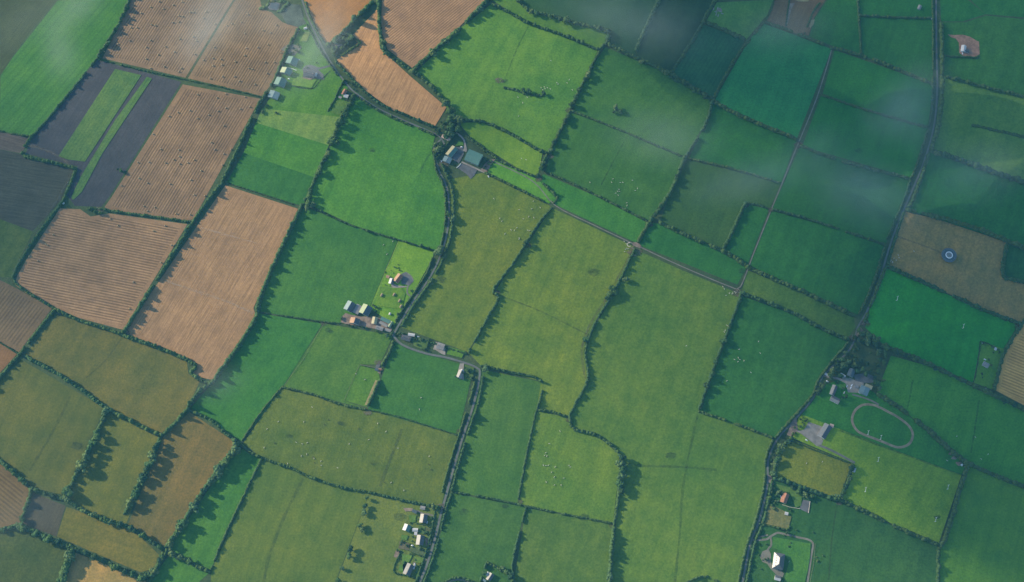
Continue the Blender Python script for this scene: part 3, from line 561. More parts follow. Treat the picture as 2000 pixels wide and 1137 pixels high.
yard(T(1840,50,14.21,[(150,250),(330,270),(560,260),(760,310),(960,430),(1020,450),(1040,800),(900,880),(600,870),(470,760),(460,480),(380,370),(240,330)]), 'redmud', "bare brown building site round the pale house")
yard(T(760,980,7.245,[(65,780),(95,690),(165,710),(110,795)]), 'mud', "reddish tilled plot behind the cottages")
yard(T(760,980,7.245,[(510,520),(590,520),(590,610),(520,630)]), 'mud', "brown forecourt of the middle cottage")
yard(T(760,980,7.245,[(200,90),(330,90),(340,130),(230,140)]), 'mud', "bare corner behind the topmost cottage")
yard(T(760,630,8.747,[(1160,900),(1210,700),(1280,700),(1270,820),(1280,980),(1200,960)]), 'concrete', "drive of the white house on the bend")
yard(T(760,630,8.747,[(750,460),(800,330),(960,400),(960,560),(900,540),(790,470)]), 'concrete', "forecourt of the small grey bungalow")
yard(T(730,500,10.33,[(350,600),(380,560),(500,600),(700,620),(600,640),(370,650)]), 'concrete', "paved terrace of the orange roofed house")
yard(T(730,500,10.33,[(560,360),(640,330),(740,420),(800,520),(720,600),(560,560)]), 'yard', "tarmac apron of the orange roofed house")
yard(T(500,80,7.58,[(700,440),(780,380),(890,400),(1000,500),(1010,580),(900,560),(700,545)]), 'yard', "dark forecourt of the grey roofed farmhouse")
yard(T(500,80,7.58,[(660,540),(700,545),(820,550),(860,560),(800,580),(680,560)]), 'mud', "pinkish terrace below the farmhouse")
yard(T(1470,1030,10.63,[(200,500),(330,450),(380,560),(370,700),(420,830),(560,870),(650,960),(620,1040),(480,980),(360,850),(300,760),(200,720),(150,620)]), 'gravel', "gravel turning circle of the hipped house")
yard(T(1480,920,9.475,[(190,80),(240,90),(300,250),(260,270),(200,200)]), 'mud', "bare gateway of the red roofed house")
yard(T(1480,920,9.475,[(840,530),(970,560),(930,780),(770,700)]), 'yard', "fenced grey paddock by the red roofed house")
yard(T(1590,600,9.475,[(855,370),(960,490),(860,480),(760,600),(740,570),(810,470)]), 'mud', "pale gateway triangle on the dark lane")
yard(T(670,690,9.48,[(600,500),(680,515),(460,960),(400,960)]), 'verge', "yellow straw strip along the paddock hedge")
yard(T(670,690,9.48,[(650,280),(720,270),(690,390),(640,360)]), 'mud', "orange spoil heap by the paddock shed")
yard(T(670,690,9.48,[(600,250),(660,150),(700,150),(680,260),(620,300)]), 'yard', "grey slab by the paddock shed")
yard(T(1380,0,8.333,[(1430,0),(1680,0),(1650,30),(1500,30)]), 'verge', "yellow spoil at the top of the diggings")
yard(T(1380,0,8.333,[(1700,330),(1760,320),(1740,400),(1690,460),(1670,440)]), 'verge', "sandy spoil heap in the diggings")
yard(T(1380,0,8.333,[(1350,60),(1440,50),(1380,150),(1340,300),(1310,420),(1300,380)]), 'mud', "pale edge of the diggings")
yard(T(1180,440,12.63,[(700,430),(830,420),(920,520),(890,580),(800,540),(700,500)]), 'mud', "worn gateway where the tracks meet")
yard([(548,97),(565,85),(590,92),(575,110)], 'gravel', "misty gravel patch above the green sheds")

ribbon("path", [(868,1140),(885,1133),(905,1133),(925,1140)], 3.5, M['gravel'], "pale drive inside the curved hedge at the bottom lane bend", pushed=False)

WP = [(1238,492,14,9,.17),(1440,572,12,8,.15),(600,404,9,6,.10),(868,322,10,7,.12),(312,848,7,5,.10),(472,874,7,5,.10),(120,612,7,5,.12),(1052,350,8,6,.12),
 (1110,820,7,5,.11),(718,806,8,5,.16),(898,845,8,6,.10),(860,990,10,7,.12),(1015,980,6,5,.10),(1197,1028,7,5,.10),(1560,284,9,6,.12),(1268,438,8,6,.09),
 (1112,216,8,6,.10),(1072,306,8,6,.12),(1396,200,8,5,.08),(1664,662,8,6,.12),(1888,908,9,7,.16),(1640,980,9,6,.12),(740,708,8,5,.14),(632,632,6,4,.10),
 (1506,412,6,5,.10),(1455,402,6,5,.08),(1690,632,9,7,.12),(1988,636,8,6,.12),(246,650,8,6,.14),(378,434,8,6,.16),(196,410,9,6,.18),(975,158,9,5,.15),(1030,480,7,6,.10),(970,572,7,5,.10)]
for i, (x, y, rx, ry, k) in enumerate(WP):
    r_ = random.Random(i + 900); n = 18
    pts = [(x + rx * (1 + r_.uniform(-.3, .3)) * math.cos(2*PI*j/n), y + ry * (1 + r_.uniform(-.3, .3)) * math.sin(2*PI*j/n)) for j in range(n)]
    sheet("path_worn_ground", pts, soft_mat((k, k * .85, k * .55), 0.5), None, pushed=False)
DS = [(727,294,5),(771,232,4),(860,545,8),(641,645,5),(667,827,6),(730,905,5),(986,989,6),(1160,532,9),(1677,295,6),(645,647,4),(1830,1010,5),(1310,890,8),(985,158,5),(540,222,4),(905,1000,7),(565,852,5),(1450,530,6),(780,1010,9),(1140,1010,8),(150,870,9),(215,880,6)]
for i, (x, y, rx) in enumerate(DS):
    r_ = random.Random(i + 700); n = 16
    pts = [(x + rx * 1.3 * (1 + r_.uniform(-.3, .3)) * math.cos(2*PI*j/n), y + rx * .8 * (1 + r_.uniform(-.3, .3)) * math.sin(2*PI*j/n)) for j in range(n)]
    sheet("path_damp_ground", pts, soft_mat((.03, .06, .03), 0.32), None, pushed=False)

LW = [  # small lawns and beds, lawn sheet
 (T(760,980,7.245,[(280,190),(385,190),(372,292),(286,300)]), (.085,.17,.03), "bright lawn behind the topmost cottage"),
 (T(760,980,7.245,[(595,215),(640,225),(625,300),(590,300)]), (.07,.15,.03), "lawn before the topmost cottage"),
 (T(760,980,7.245,[(415,340),(510,355),(500,460),(425,455)]), (.06,.12,.035), "middle garden lawn of the cottages"),
 (T(760,980,7.245,[(520,365),(600,385),(580,450),(510,450)]), (.09,.11,.045), "mixed garden plot of the cottages"),
 (T(760,980,7.245,[(175,470),(270,475),(250,545),(170,535)]), (.09,.18,.03), "bright lawn beside the workshop"),
 (T(760,980,7.245,[(150,560),(290,590),(280,690),(130,660)]), (.10,.10,.06), "rough garden plot of the cottages"),
 (T(760,980,7.245,[(300,620),(540,690),(520,780),(280,700)]), (.06,.10,.045), "long vegetable garden of the cottages"),
 (T(760,980,7.245,[(180,740),(330,760),(280,860),(150,900),(130,980),(200,1010),(110,1000)][:6]), (.08,.17,.03), "bright lawn of the bottom cottage"),
 (T(760,980,7.245,[(350,770),(520,805),(440,870),(370,860)]), (.08,.16,.03), "upper lawn of the bottom cottage"),
 (T(760,980,7.245,[(410,900),(490,870),(430,1060),(330,1070)]), (.07,.14,.03), "lane side lawn of the bottom cottage"),
 (T(760,630,8.747,[(400,280),(660,300),(630,440),(560,460),(420,400)]), (.075,.14,.035), "garden lawn between the two lane houses"),
 (T(760,630,8.747,[(1030,420),(1300,490),(1240,610),(980,540)]), (.07,.17,.02), "bright lawn beside the small grey bungalow"),
 (T(760,630,8.747,[(1290,720),(1450,770),(1430,990),(1300,960)]), (.06,.12,.03), "garden inside the lane bend"),
 (T(730,500,10.33,[(140,620),(560,660),(640,760),(560,1080),(60,1000)]), (.085,.19,.02), "bright lawn below the orange roofed house"),
 (T(1470,1030,10.63,[(420,200),(1200,340),(1190,600),(1140,900),(1080,1137),(640,1137),(760,700),(560,480),(400,420)]), (.045,.15,.025), "vivid lawn of the hipped house"),
 (T(1480,920,9.475,[(330,240),(640,320),(820,420),(800,640),(700,680),(590,400),(440,380)]), (.07,.15,.03), "lawn of the red roofed house"),
 (T(1480,920,9.475,[(200,600),(480,740),(620,850),(560,1080),(60,960)]), (.13,.14,.05), "tawny rough plot below the red roofed house"),
 (T(500,80,7.58,[(560,520),(820,590),(900,570),(820,700),(530,660)]), (.09,.20,.03), "bright lawn of the grey roofed farmhouse"),
 (T(500,80,7.58,[(1190,880),(1400,900),(1250,1110),(1110,1060)]), (.07,.15,.03), "pale cottage paddock"),
 (T(500,0,9.09,[(870,570),(960,580),(900,740),(780,740)]), (.12,.19,.05), "bright misty lawn above the green sheds"),
 (T(840,250,11.37,[(560,400),(640,280),(740,330),(740,400),(620,400)]), (.07,.17,.03), "bright grass behind the pale shed"),
 (T(1590,690,10.33,[(480,620),(640,630),(620,720),(500,720)]), (.05,.16,.03), "bright lawn of the white gabled house"),
]
for px, c, lb in LW:
    sheet("field_lawn", px, field_mat('grass', c, None, None, 6, .2, seed=int(px[0][0])), lb, pushed=False)
# ------------------------------------------------------------------ vegetation builders
def ico(sub):
    import bmesh
    bm = bmesh.new(); bmesh.ops.create_icosphere(bm, subdivisions=sub, radius=1.0)
    V = np.array([v.co[:] for v in bm.verts]); F = np.array([[v.index for v in f.verts] for f in bm.faces]); bm.free(); return V, F
IV1, IF1 = ico(1); IV2, IF2 = ico(2)
R = np.random.RandomState(11)

def blobs(cent, rad, jit=0.22, hi=False):
    """many uneven lumps: cent (n,3), rad (n,3)"""
    IV, IF = (IV2, IF2) if hi else (IV1, IF1)
    n = len(cent); k = len(IV)
    a = R.rand(n) * 2 * PI; ca, sa = np.cos(a), np.sin(a)
    v = IV[None] * (1 + (R.rand(n, k, 1) - 0.5) * 2 * jit)
    v = np.stack([v[..., 0] * ca[:, None] - v[..., 1] * sa[:, None], v[..., 0] * sa[:, None] + v[..., 1] * ca[:, None], v[..., 2]], -1)
    v = v * rad[:, None, :] + cent[:, None, :]
    f = IF[None] + (np.arange(n) * k)[:, None, None]
    return v.reshape(-1, 3), f.reshape(-1, 3)

def leaves(pos, size):
    """small randomly turned leaf sprays"""
    n = len(pos); a = R.randn(n, 3); a /= np.linalg.norm(a, axis=1)[:, None]
    b = np.cross(a, R.randn(n, 3)); b /= np.linalg.norm(b, axis=1)[:, None]
    s = (size * (0.6 + 0.8 * R.rand(n)))[:, None]
    v = np.stack([pos - a*s*0.5, pos + b*s*0.32, pos + a*s*0.5, pos - b*s*0.32], 1)
    return v.reshape(-1, 3), np.arange(n * 4).reshape(-1, 4)

def combine(parts):
    V = []; F = []; n = 0
    for v, f in parts: V.append(v); F.append(f + n); n += len(v)
    return np.concatenate(V), F

def crown_mesh(rx, h, base, seed, mat, nb=26, nl=420):
    """crown from z=base to z=h with limbs' gaps"""
    global R
    R = np.random.RandomState(seed)
    cz = (base + h) / 2; rz = (h - base) / 2
    d = R.randn(nb, 3); d /= np.linalg.norm(d, axis=1)[:, None]; d[:, 2] = np.abs(d[:, 2]) * 1.1 - 0.45
    rr = 0.45 + 0.42 * R.rand(nb, 1)
    lop = 1 + 0.35 * np.sin(np.arctan2(d[:, 1], d[:, 0]) * 2 + seed)[:, None]
    cent = d * rr * np.array([rx, rx, rz]) * np.where(np.array([1, 1, 0]) > 0, lop, 1) + np.array([0, 0, cz])
    br = rx * (0.22 + 0.20 * R.rand(nb))
    rad = np.stack([br, br, br * 0.8], 1)
    core_v, core_f = blobs(cent, rad, 0.25)
    cc, cf = blobs(np.array([[0, 0, cz - 0.1 * rz]]), np.array([[rx * .55, rx * .55, rz * .7]]), 0.2, True)
    idx = R.randint(0, nb, nl); dd = R.randn(nl, 3); dd /= np.linalg.norm(dd, axis=1)[:, None]
    lp = cent[idx] + dd * rad[idx] * (0.95 + 0.35 * R.rand(nl, 1))
    lv, lf = leaves(lp, np.full(nl, max(0.7, rx * 0.22)))
    V, F = combine([(core_v, core_f), (cc, cf), (lv, lf)])
    V[:, 2] = np.maximum(V[:, 2], 0.4)
    return np_mesh("crown", V, F, mat)

def trunk_mesh(rx, h, base, seed):
    r_ = random.Random(seed); m = MB(); r0 = 0.06 * rx + 0.12
    m.tube((0, 0, -0.3), (0, 0, base + 0.2 * h), r0, 7, r0 * 0.7)
    for i in range(5):
        a = i * 2 * PI / 5 + r_.random(); l = rx * r_.uniform(.5, .75)
        m.tube((0, 0, base + 0.12 * h), (l * math.cos(a), l * math.sin(a), base + (h - base) * r_.uniform(.4, .7)), r0 * .5, 5, r0 * .15)
    me = bpy.data.meshes.new("trunk"); me.from_pydata(m.V, [], m.F); me.materials.append(M['bark']); me.update(); return me

VAR = []     # tree variants: unit height 10 m
for s in range(9):
    wide = (4.3, 5.0, 3.8, 5.2, 4.6, 3.2, 5.0, 4.2, 3.0)[s]
    mt = M[('tree1', 'tree1', 'tree3', 'tree2', 'tree1', 'tree3', 'tree2', 'tree3', 'tree1')[s]]
    VAR.append((crown_mesh(wide, 10.0, 1.2 if s != 5 else 0.6, 100 + s, mt), trunk_mesh(wide, 10.0, 1.2, s), ('round green', 'broad green', 'dark', 'pale leafed', 'green', 'slim dark', 'broad pale leafed', 'dark round', 'narrow green')[s]))
TREES = []
def tree(px, py, h, label, group=None, v=None, wide=1.1, name="tree"):
    v = rng.randrange(9) if v is None else v
    p = P(px, py, h * 0.55); p.z = 0
    t = empty(name, p, rng.uniform(0, 2 * PI)); s = h / 10.0
    t.scale = (s * wide * rng.uniform(.92, 1.1), s * wide * rng.uniform(.92, 1.1), s)
    link("crown", VAR[v][0], t); link("trunk", VAR[v][1], t)
    tag(t, label, "tree", group); TREES.append(t); return t

HEDGELBL = set()
def hedge(A, B, h, wd, px, tn=0, th=0, adj=None, tv=None, name="hedge", cover=1.0, lab=None, off=0.0):
    global R
    h *= 1.42; wd *= 1.6
    adj = adj or ("tall dark" if h >= 5.6 else "thick dark" if h >= 4.4 else "clipped" if h >= 2.8 else "low thin")
    na = FN.get(A, A); nb_ = FN.get(B, B)
    label = lab or f"{adj} hedge between the {na} and {nb_}"
    if label in HEDGELBL: label = label.replace("hedge between", "stretch of hedge between")
    k = 1
    while label in HEDGELBL:
        label = ("second " if k == 1 else "third ") + label; k += 1
    HEDGELBL.add(label)
    c = ribbon_pts(px, 1, True, 3); R = np.random.RandomState(len(HEDGELBL) * 17 + 3)
    pts = []; tang = []
    for a, b in zip(c[:-1], c[1:]):
        L = (b - a).length; n = max(1, int(L / 1.5))
        for i in range(n):
            pts.append(a.lerp(b, i / n)); tang.append((b - a).normalized())
    pts = np.array([p[:] for p in pts]); tang = np.array([t[:] for t in tang]); n = len(pts)
    side = np.stack([-tang[:, 1], tang[:, 0], np.zeros(n)], 1)
    if off: pts = pts + side * off
    s = np.arange(n)
    lump = 0.75 + 0.25 * np.sin(s * 0.37 + R.rand() * 6) + 0.18 * np.sin(s * 1.3 + R.rand() * 6) + 0.45 * (R.rand(n) ** 3)
    lump = np.where(R.rand(n) < 0.05, lump * 1.5, lump)
    gap = np.sin(s * 0.05 + R.rand() * 6) + np.sin(s * 0.13 + R.rand() * 6)
    keep = (R.rand(n) < cover) & (gap > -1.78)
    lump = np.clip(lump, 0.35, 1.9)
    if tn and th < 9:
        for q in range(tn * 4):
            a = R.randint(0, n); lump[a] = th * R.uniform(.65, 1.2) / h / 1.1; lump[min(n-1, a+1)] *= 1.3
        tn = 0
    hh = h * lump * 0.55; ww = wd * 0.5 * (0.75 + 0.4 * R.rand(n)) * (0.8 + 0.2 * lump)
    cen = pts + side * ((R.rand(n, 1) - 0.5) * wd * 0.35); cen[:, 2] = hh * 0.85
    wr = np.maximum(np.maximum(ww, 0.9), np.minimum(hh * 0.62, 2.6)); rad = np.stack([wr, wr, hh], 1)
    cen, rad = cen[keep], rad[keep]
    if len(cen) < 2: return None
    bv, bf = blobs(cen, rad, 0.28)
    nl = int(len(cen) * 5); idx = R.randint(0, len(cen), nl); dd = R.randn(nl, 3); dd /= np.linalg.norm(dd, axis=1)[:, None]; dd[:, 2] = np.abs(dd[:, 2])
    lv, lf = leaves(cen[idx] + dd * rad[idx] * (0.95 + 0.4 * R.rand(nl, 1)), np.full(nl, 0.9))
    V, F = combine([(bv, bf), (lv, lf)]); V[:, 2] = np.maximum(V[:, 2], 0.0)
    o0 = pts[0].copy(); V -= o0
    o = link(name, np_mesh(name, V, F, M['hedge'])); o.location = o0; tag(o, label, "hedge")
    if tn:
        r_ = random.Random(n * 3 + tn)
        tot = sum((Vector(b) - Vector(a)).length for a, b in zip(px[:-1], px[1:]))
        for i in range(tn):
            q = (i + r_.uniform(0.15, 0.85)) / tn * tot
            for a, b in zip(px[:-1], px[1:]):
                L = (Vector(b) - Vector(a)).length
                if q <= L: break
                q -= L
            t = min(1, q / max(L, 1e-3)); x = a[0] + (b[0] - a[0]) * t + r_.uniform(-1.5, 1.5); y = a[1] + (b[1] - a[1]) * t + r_.uniform(-1.5, 1.5)
            if not (-12 < x < 2012 and -12 < y < 1149): continue
            H = th * r_.choice((0.7, 0.85, 0.95, 1.1, 1.15, 1.3)); vv = r_.randrange(9) if tv is None else tv
            tree(x, y, H, f"{VAR[vv][2]} tree in hedge between {na} and {nb_}", f"trees in the hedge between the {na} and the {nb_}", vv)
    return o

HD = [
 ('a2','a3',4,3.5,[(254,0),(237,40),(213,80),(190,115)],5,9),
 ('a2','a5',2.6,3,[(190,115),(150,165),(95,232),(62,268)],0,0),
 ('a2','a7',2.0,2.5,[(0,256),(30,262),(62,268)],0,0),
 ('a5','a8',3.0,3.5,[(62,268),(43,300),(75,312),(110,320),(150,330)],3,6),
 ('a5','a8',3.0,3.2,[(150,330),(137,362),(122,396)],0,0),
 ('a8','b1',3.0,3.2,[(122,396),(75,458),(38,515),(25,545)],2,8),
 ('a3','a5',1.4,2,[(190,115),(255,132),(358,155)],0,0),
 ('a4','a6',1.4,2,[(360,155),(440,172),(512,190)],0,0),
 ('a6','b1',2.0,3,[(172,409),(200,408),(215,412),(290,422),(374,434)],2,5),
 ('a6','j3',4.0,3.5,[(522,180),(497,222),(465,292),(440,345),(432,360)],5,8),
 ('a6','b2',3.5,3.5,[(432,360),(405,395),(378,432)],3,7),
 ('b1','b2',3.8,4,[(378,432),(340,495),(290,575),(255,630),(240,652)],7,7),
 ('b1','b3',2.8,3,[(25,545),(45,565),(105,602)],0,0),
 ('b1','b5',3.2,3.5,[(105,602),(150,625),(200,640),(240,655)],3,6),
 ('b3','b5',3.2,3.4,[(108,605),(75,645),(40,692)],0,0),
 ('b4','b6',3.2,3.4,[(40,692),(15,720),(0,740)],0,0),
 ('b3','b4',1.3,1.6,[(0,669),(37,691)],0,0),
 ('b2','b5',3.6,4.2,[(240,655),(290,672),(340,692),(382,714),(374,728),(392,742),(415,748)],8,6),
 ('b2','j9',4.6,4.5,[(592,400),(560,465),(530,530),(505,595)],6,8),
 ('b2','c7',4.6,4.5,[(505,595),(500,622),(465,680),(415,748)],7,8),
 ('b5','b6',3.6,4,[(48,695),(120,735),(205,795)],6,6),
 ('b5','b7',3.6,4.2,[(205,795),(260,825),(312,850)],5,6),
 ('b5','c7',4.0,4.0,[(415,748),(385,770),(366,800)],3,8),
 ('b5','b8',4.0,4.0,[(366,800),(340,830),(315,852)],3,8),
 ('b6','b7',3.6,4.5,[(210,800),(183,860),(153,920),(127,970)],12,14),
 ('b7','b8',3.2,4,[(313,855),(293,905),(267,955),(243,1005)],11,13),
 ('b8','c7',3.0,3.6,[(366,800),(410,820),(445,850),(468,868)],4,7),
 ('b8','c6',4.2,5,[(466,868),(430,915),(385,980),(350,1035),(325,1070)],17,14),
 ('b6','b9',3.4,4.4,[(0,900),(30,925),(60,955)],4,9),
 ('b6','c1',3.4,4.2,[(60,955),(95,965),(128,975)],4,9),
 ('b7','c2',3.4,4.4,[(128,975),(165,998),(205,1015),(245,1028)],8,9),
 ('b8','c2',3.4,4.4,[(245,1028),(270,1040),(300,1061),(322,1075)],6,11),
 ('b9','c1',3.6,4,[(62,960),(52,990),(42,1018)],2,9),
 ('b9','c3',3.4,4.2,[(0,1036),(40,1025)],3,10),
 ('c1','c3',3.4,4.2,[(40,1025),(80,1045),(130,1065)],7,11),
 ('c2','c4',3.4,4.2,[(130,1065),(180,1085),(235,1112),(275,1128),(300,1118),(315,1090),(322,1076)],14,11),
 ('c3','c4',4.4,7,[(141,1072),(130,1105),(119,1137)],7,13),
 ('c5','c6',3.4,4.2,[(325,1075),(360,1092),(390,1108),(410,1118)],5,9),
 ('c4','c5',3.6,4.2,[(325,1080),(310,1105),(290,1137)],3,10),
 ('c6','d3',2.4,2.8,[(512,895),(480,960),(440,1045),(410,1118)],0,0),
 ('c6','d2',2.4,3,[(470,866),(485,882),(512,895)],1,7),
 ('c7','d2',1.8,2.2,[(552,755),(510,805),(472,862)],0,0),
 ('d2','d3',2.6,3,[(512,895),(570,915),(600,930),(660,950),(722,962)],3,6),
 ('d2','d4',2.6,3,[(722,962),(790,978),(862,992)],0,0),
 ('c8','d2',2.2,2.6,[(552,757),(610,770),(665,790),(715,800)],0,0),
 ('d1','d2',1.2,1.6,[(715,800),(770,812),(830,830),(893,850)],0,0),
 ('c7','j9',1.6,2,[(505,610),(560,618),(625,628),(665,632)],0,0),
 ('j2','j5',3.4,4,[(692,186),(666,232),(645,285)],9,14),
 ('j3','j5',3.4,4,[(645,285),(620,340),(597,395)],6,10),
 ('b2','j4',1.2,1.6,[(445,358),(520,382),(590,405)],0,0),
 ('j5','j9',2.0,2.4,[(597,398),(640,420),(690,442),(775,468),(850,490)],3,8),
 ('j5','L2',2.6,2.8,[(849,300),(851,330),(868,370),(870,430),(861,482),(850,497)],1,6),
 ('d9','L2',3.2,3.2,[(863,322),(884,372),(885,430),(874,485),(851,535),(812,592),(784,638)],5,10),
 ('k1','L2',2.4,2.6,[(845,505),(830,540),(798,588),(771,630)],0,0),
 ('d9','e1',3.2,3.2,[(1077,407),(1050,440),(1025,480),(995,525),(963,568),(974,582),(950,625),(915,690)],13,7),
 ('e1','e2',3.2,3.2,[(1240,487),(1217,535),(1192,582),(1167,622),(1151,660),(1143,690),(1149,740),(1126,785),(1112,812)],9,7),
 ('d6','e2',3.2,3.4,[(1112,812),(1120,838),(1165,850),(1208,885),(1212,915),(1206,980),(1198,1030)],3,7),
 ('d8','e2',5.4,4.5,[(1198,1030),(1190,1137)],4,9),
 ('d5','e1',3.0,3.0,[(940,715),(1000,728),(1058,745),(1049,800)],3,6),
 ('d6','e1',2.8,3.0,[(1049,800),(1080,805),(1110,815)],0,0),
 ('d5','d6',2.3,2.8,[(1048,800),(1030,880),(1012,975)],0,0),
 ('d6','d8',1.8,2.4,[(1012,985),(1080,1000),(1195,1022)],0,0),
 ('d5','d7',1.8,2.4,[(884,961),(940,970),(1012,985)],0,0),
 ('d7','d8',2.8,2.8,[(1028,990),(1012,1050),(1001,1100),(1003,1137)],0,0),
 ('d2','L3',2.4,2.6,[(928,745),(915,790),(896,850),(880,900),(863,962)],0,0),
 ('d5','L3',2.6,2.8,[(943,738),(934,790),(913,850),(898,900),(882,960)],6,8),
 ('d7','L3',2.8,2.8,[(881,966),(870,1000),(858,1050),(843,1100),(829,1137)],0,0),
 ('e2','e3',3.8,3.6,[(1447,578),(1420,650),(1395,715),(1365,800)],8,9),
 ('e2','e3',2.6,3.0,[(1365,804),(1420,822),(1510,856)],0,0),
 ('e3','e4',3.8,4.2,[(1446,572),(1540,608),(1600,640),(1656,665)],7,7),
 ('e4','e5',4.0,4.5,[(1458,522),(1540,558),(1600,585),(1668,618)],8,7),
 ('e7','e8',4.0,4.6,[(1288,435),(1340,460),(1410,490),(1458,520)],6,7),
 ('e6','e7',3.8,4.2,[(1412,489),(1435,442),(1455,397)],0,0),
 ('e6','e7',2.4,2.8,[(1455,397),(1480,400),(1500,408)],0,0),
 ('e5','g8',2.8,3.2,[(1510,409),(1600,435),(1680,462),(1728,478)],0,0),
 ('e7','g7',2.6,3.0,[(1345,310),(1430,330),(1523,358)],0,0),
 ('e7','f1',4.4,4.6,[(1338,308),(1312,370),(1288,408),(1270,430)],5,9),
 ('e8','e9',4.0,4.0,[(1270,432),(1256,455),(1246,474)],0,0),
 ('e9','f1',2.3,2.8,[(1062,335),(1110,355),(1165,382),(1264,432)],4,5),
 ('f2','f3',3.4,3.6,[(1178,88),(1150,140),(1115,212)],8,10),
 ('f1','f3',3.4,3.6,[(1113,218),(1087,270),(1072,300)],5,10),
 ('e9','k2',3.2,3.6,[(1068,304),(1056,330),(1048,345)],5,10),
 ('f1','f2',2.2,2.8,[(1118,218),(1200,250),(1330,305)],0,0),
 ('f2','f6',4.0,4.6,[(1190,88),(1230,108),(1300,140),(1390,195)],9,9),
 ('f2','g7',3.8,4.0,[(1390,200),(1377,245),(1340,305)],2,6),
 ('f3','f4',3.0,3.4,[(962,10),(1000,28),(1030,45),(1100,70),(1168,98)],10,8),
 ('f4','f5',3.4,4.0,[(1010,0),(1035,22),(1080,32),(1130,47),(1190,61),(1182,88)],11,10),
 ('f5','f6',2.4,5,[(1288,0),(1264,48),(1242,100)],0,0),
 ('f6','f7',3.6,4.2,[(1372,48),(1340,100),(1308,148)],0,0),
 ('f5','f8',3.4,4.2,[(1397,0),(1385,20),(1372,46)],0,0),
 ('f7','f8',3.6,5,[(1377,43),(1410,58),(1455,77)],0,0),
 ('f7','g4',3.2,3.6,[(1494,40),(1462,80),(1430,125),(1393,194)],0,0),
 ('f9','g4',3.6,4.2,[(1492,44),(1540,60),(1580,76)],0,0),
 ('g1','g4',3.6,4.2,[(1580,76),(1600,84),(1625,96)],0,0),
 ('g3','g5',3.8,4.4,[(1628,95),(1690,112),(1760,140),(1822,165)],6,6),
 ('g4','g7',4.0,4.4,[(1393,198),(1440,225),(1500,250),(1555,273)],6,7),
 ('f2','f7',3.4,4.0,[(1310,152),(1350,172),(1390,195)],4,8),
 ('g5','g6',2.8,3.2,[(1605,186),(1700,218),(1812,250)],0,0),
 ('g6','g8',3.4,3.8,[(1565,285),(1620,308),(1700,330),(1778,350)],3,6),
 ('g1','g2',2.6,3.0,[(1675,0),(1678,50),(1682,108)],0,0),
 ('g2','g3',2.6,3.0,[(1680,31),(1750,35),(1821,36)],0,0),
 ('f8','f9',1.8,2.5,[(1512,0),(1505,22),(1494,42)],0,0),
 ('g3','L4',2.8,3.0,[(1821,0),(1822,60),(1822,164)],0,0),
 ('g5','L4',2.8,3.0,[(1822,168),(1820,215),(1813,250)],0,0),
 ('g6','L4',2.8,3.0,[(1812,254),(1795,310),(1780,348)],0,0),
 ('g8','L4',2.8,3.0,[(1777,352),(1766,388),(1733,467)],0,0),
 ('e5','L4',3.2,3.4,[(1729,480),(1706,552),(1678,614)],0,0),
 ('h2','L4',3.6,4.6,[(1838,46),(1839,90),(1839,146)],6,8),
 ('h4','L4',3.8,4.8,[(1839,152),(1838,200),(1832,245),(1818,292)],8,8),
 ('h5','L4',3.4,4.0,[(1813,302),(1800,345),(1785,385),(1776,405)],2,6),
 ('h6','L4',2.6,3.2,[(1765,415),(1752,455),(1733,518)],0,0),
 ('h8','L4',3.4,4.0,[(1729,524),(1708,575),(1688,630)],0,0),
 ('h2','h4',3.6,4.2,[(1840,148),(1900,165),(1950,178),(2000,190)],6,7),
 ('h4','h5',4.8,6,[(1820,296),(1870,312),(1940,337),(2000,357)],11,9),
 ('h5','h6',4.2,5,[(1770,410),(1830,425),(1900,445),(1965,471),(2000,485)],8,8),
 ('h6','h7',3.4,4.4,[(1966,478),(1958,538),(2000,552)],3,6),
 ('h6','h8',3.8,4.4,[(1732,521),(1800,551),(1870,583),(1930,610),(1992,633)],8,7),
 ('h8','i1',3.6,4.2,[(2000,628),(1977,660),(1957,700),(1940,764)],3,7),
 ('h8','i2',4.2,5,[(1725,676),(1780,697),(1820,715),(1885,746)],9,9),
 ('i1','i2',4.0,4.6,[(1890,748),(1938,771),(2000,800)],5,9),
 ('i2','i3',3.8,4.6,[(1890,906),(1940,928),(2000,951)],6,8),
 ('i2','i4',3.8,5,[(1715,770),(1760,800),(1800,830),(1850,875),(1888,905)],8,8),
 ('i3','i5',4.8,4.6,[(1889,911),(1870,970),(1846,1050),(1832,1072)],4,8),
 ('i3','i7',4.4,4.2,[(1832,1076),(1831,1137)],2,7),
 ('i5','i7',3.6,4.2,[(1640,976),(1700,1005),(1765,1036),(1832,1064)],7,7),
 ('i5','i6',3.4,4.0,[(1665,908),(1657,940),(1639,974)],6,10),
 ('i6','RH',3.4,4.5,[(1512,934),(1560,950),(1600,965),(1638,978)],9,8),
 ('i6','L4',3.2,4.5,[(1546,856),(1525,876),(1515,905),(1511,930)],6,9),
 ('i4','i6',1.4,2,[(1548,862),(1600,883),(1660,905)],0,0),
 ('e3','L4',2.8,3.2,[(1656,670),(1603,735),(1584,776),(1544,820),(1513,857)],0,0),
 ('e2','L4',2.8,3.2,[(1509,860),(1494,900),(1493,945),(1475,1018),(1458,1065),(1442,1137)],0,0),
 ('i7','L4',2.6,3.2,[(1508,940),(1492,1015),(1473,1065),(1458,1137)],0,0),
 ('j6','j7',3.4,4.4,[(739,0),(742,60),(751,100),(790,130),(812,143),(845,172),(873,205)],18,9),
 ('f3','j7',4.0,4.6,[(953,0),(900,54),(850,98),(808,137)],14,11),
 ('j6','j8',4.0,4.6,[(728,5),(700,32),(662,74),(641,91)],7,8),
 ('j6','L1',2.6,3.2,[(656,121),(700,167),(740,202),(790,224),(848,249)],4,6),
 ('f3','k2',3.0,3.6,[(888,236),(940,238),(990,258),(1045,290),(1068,300)],8,7),
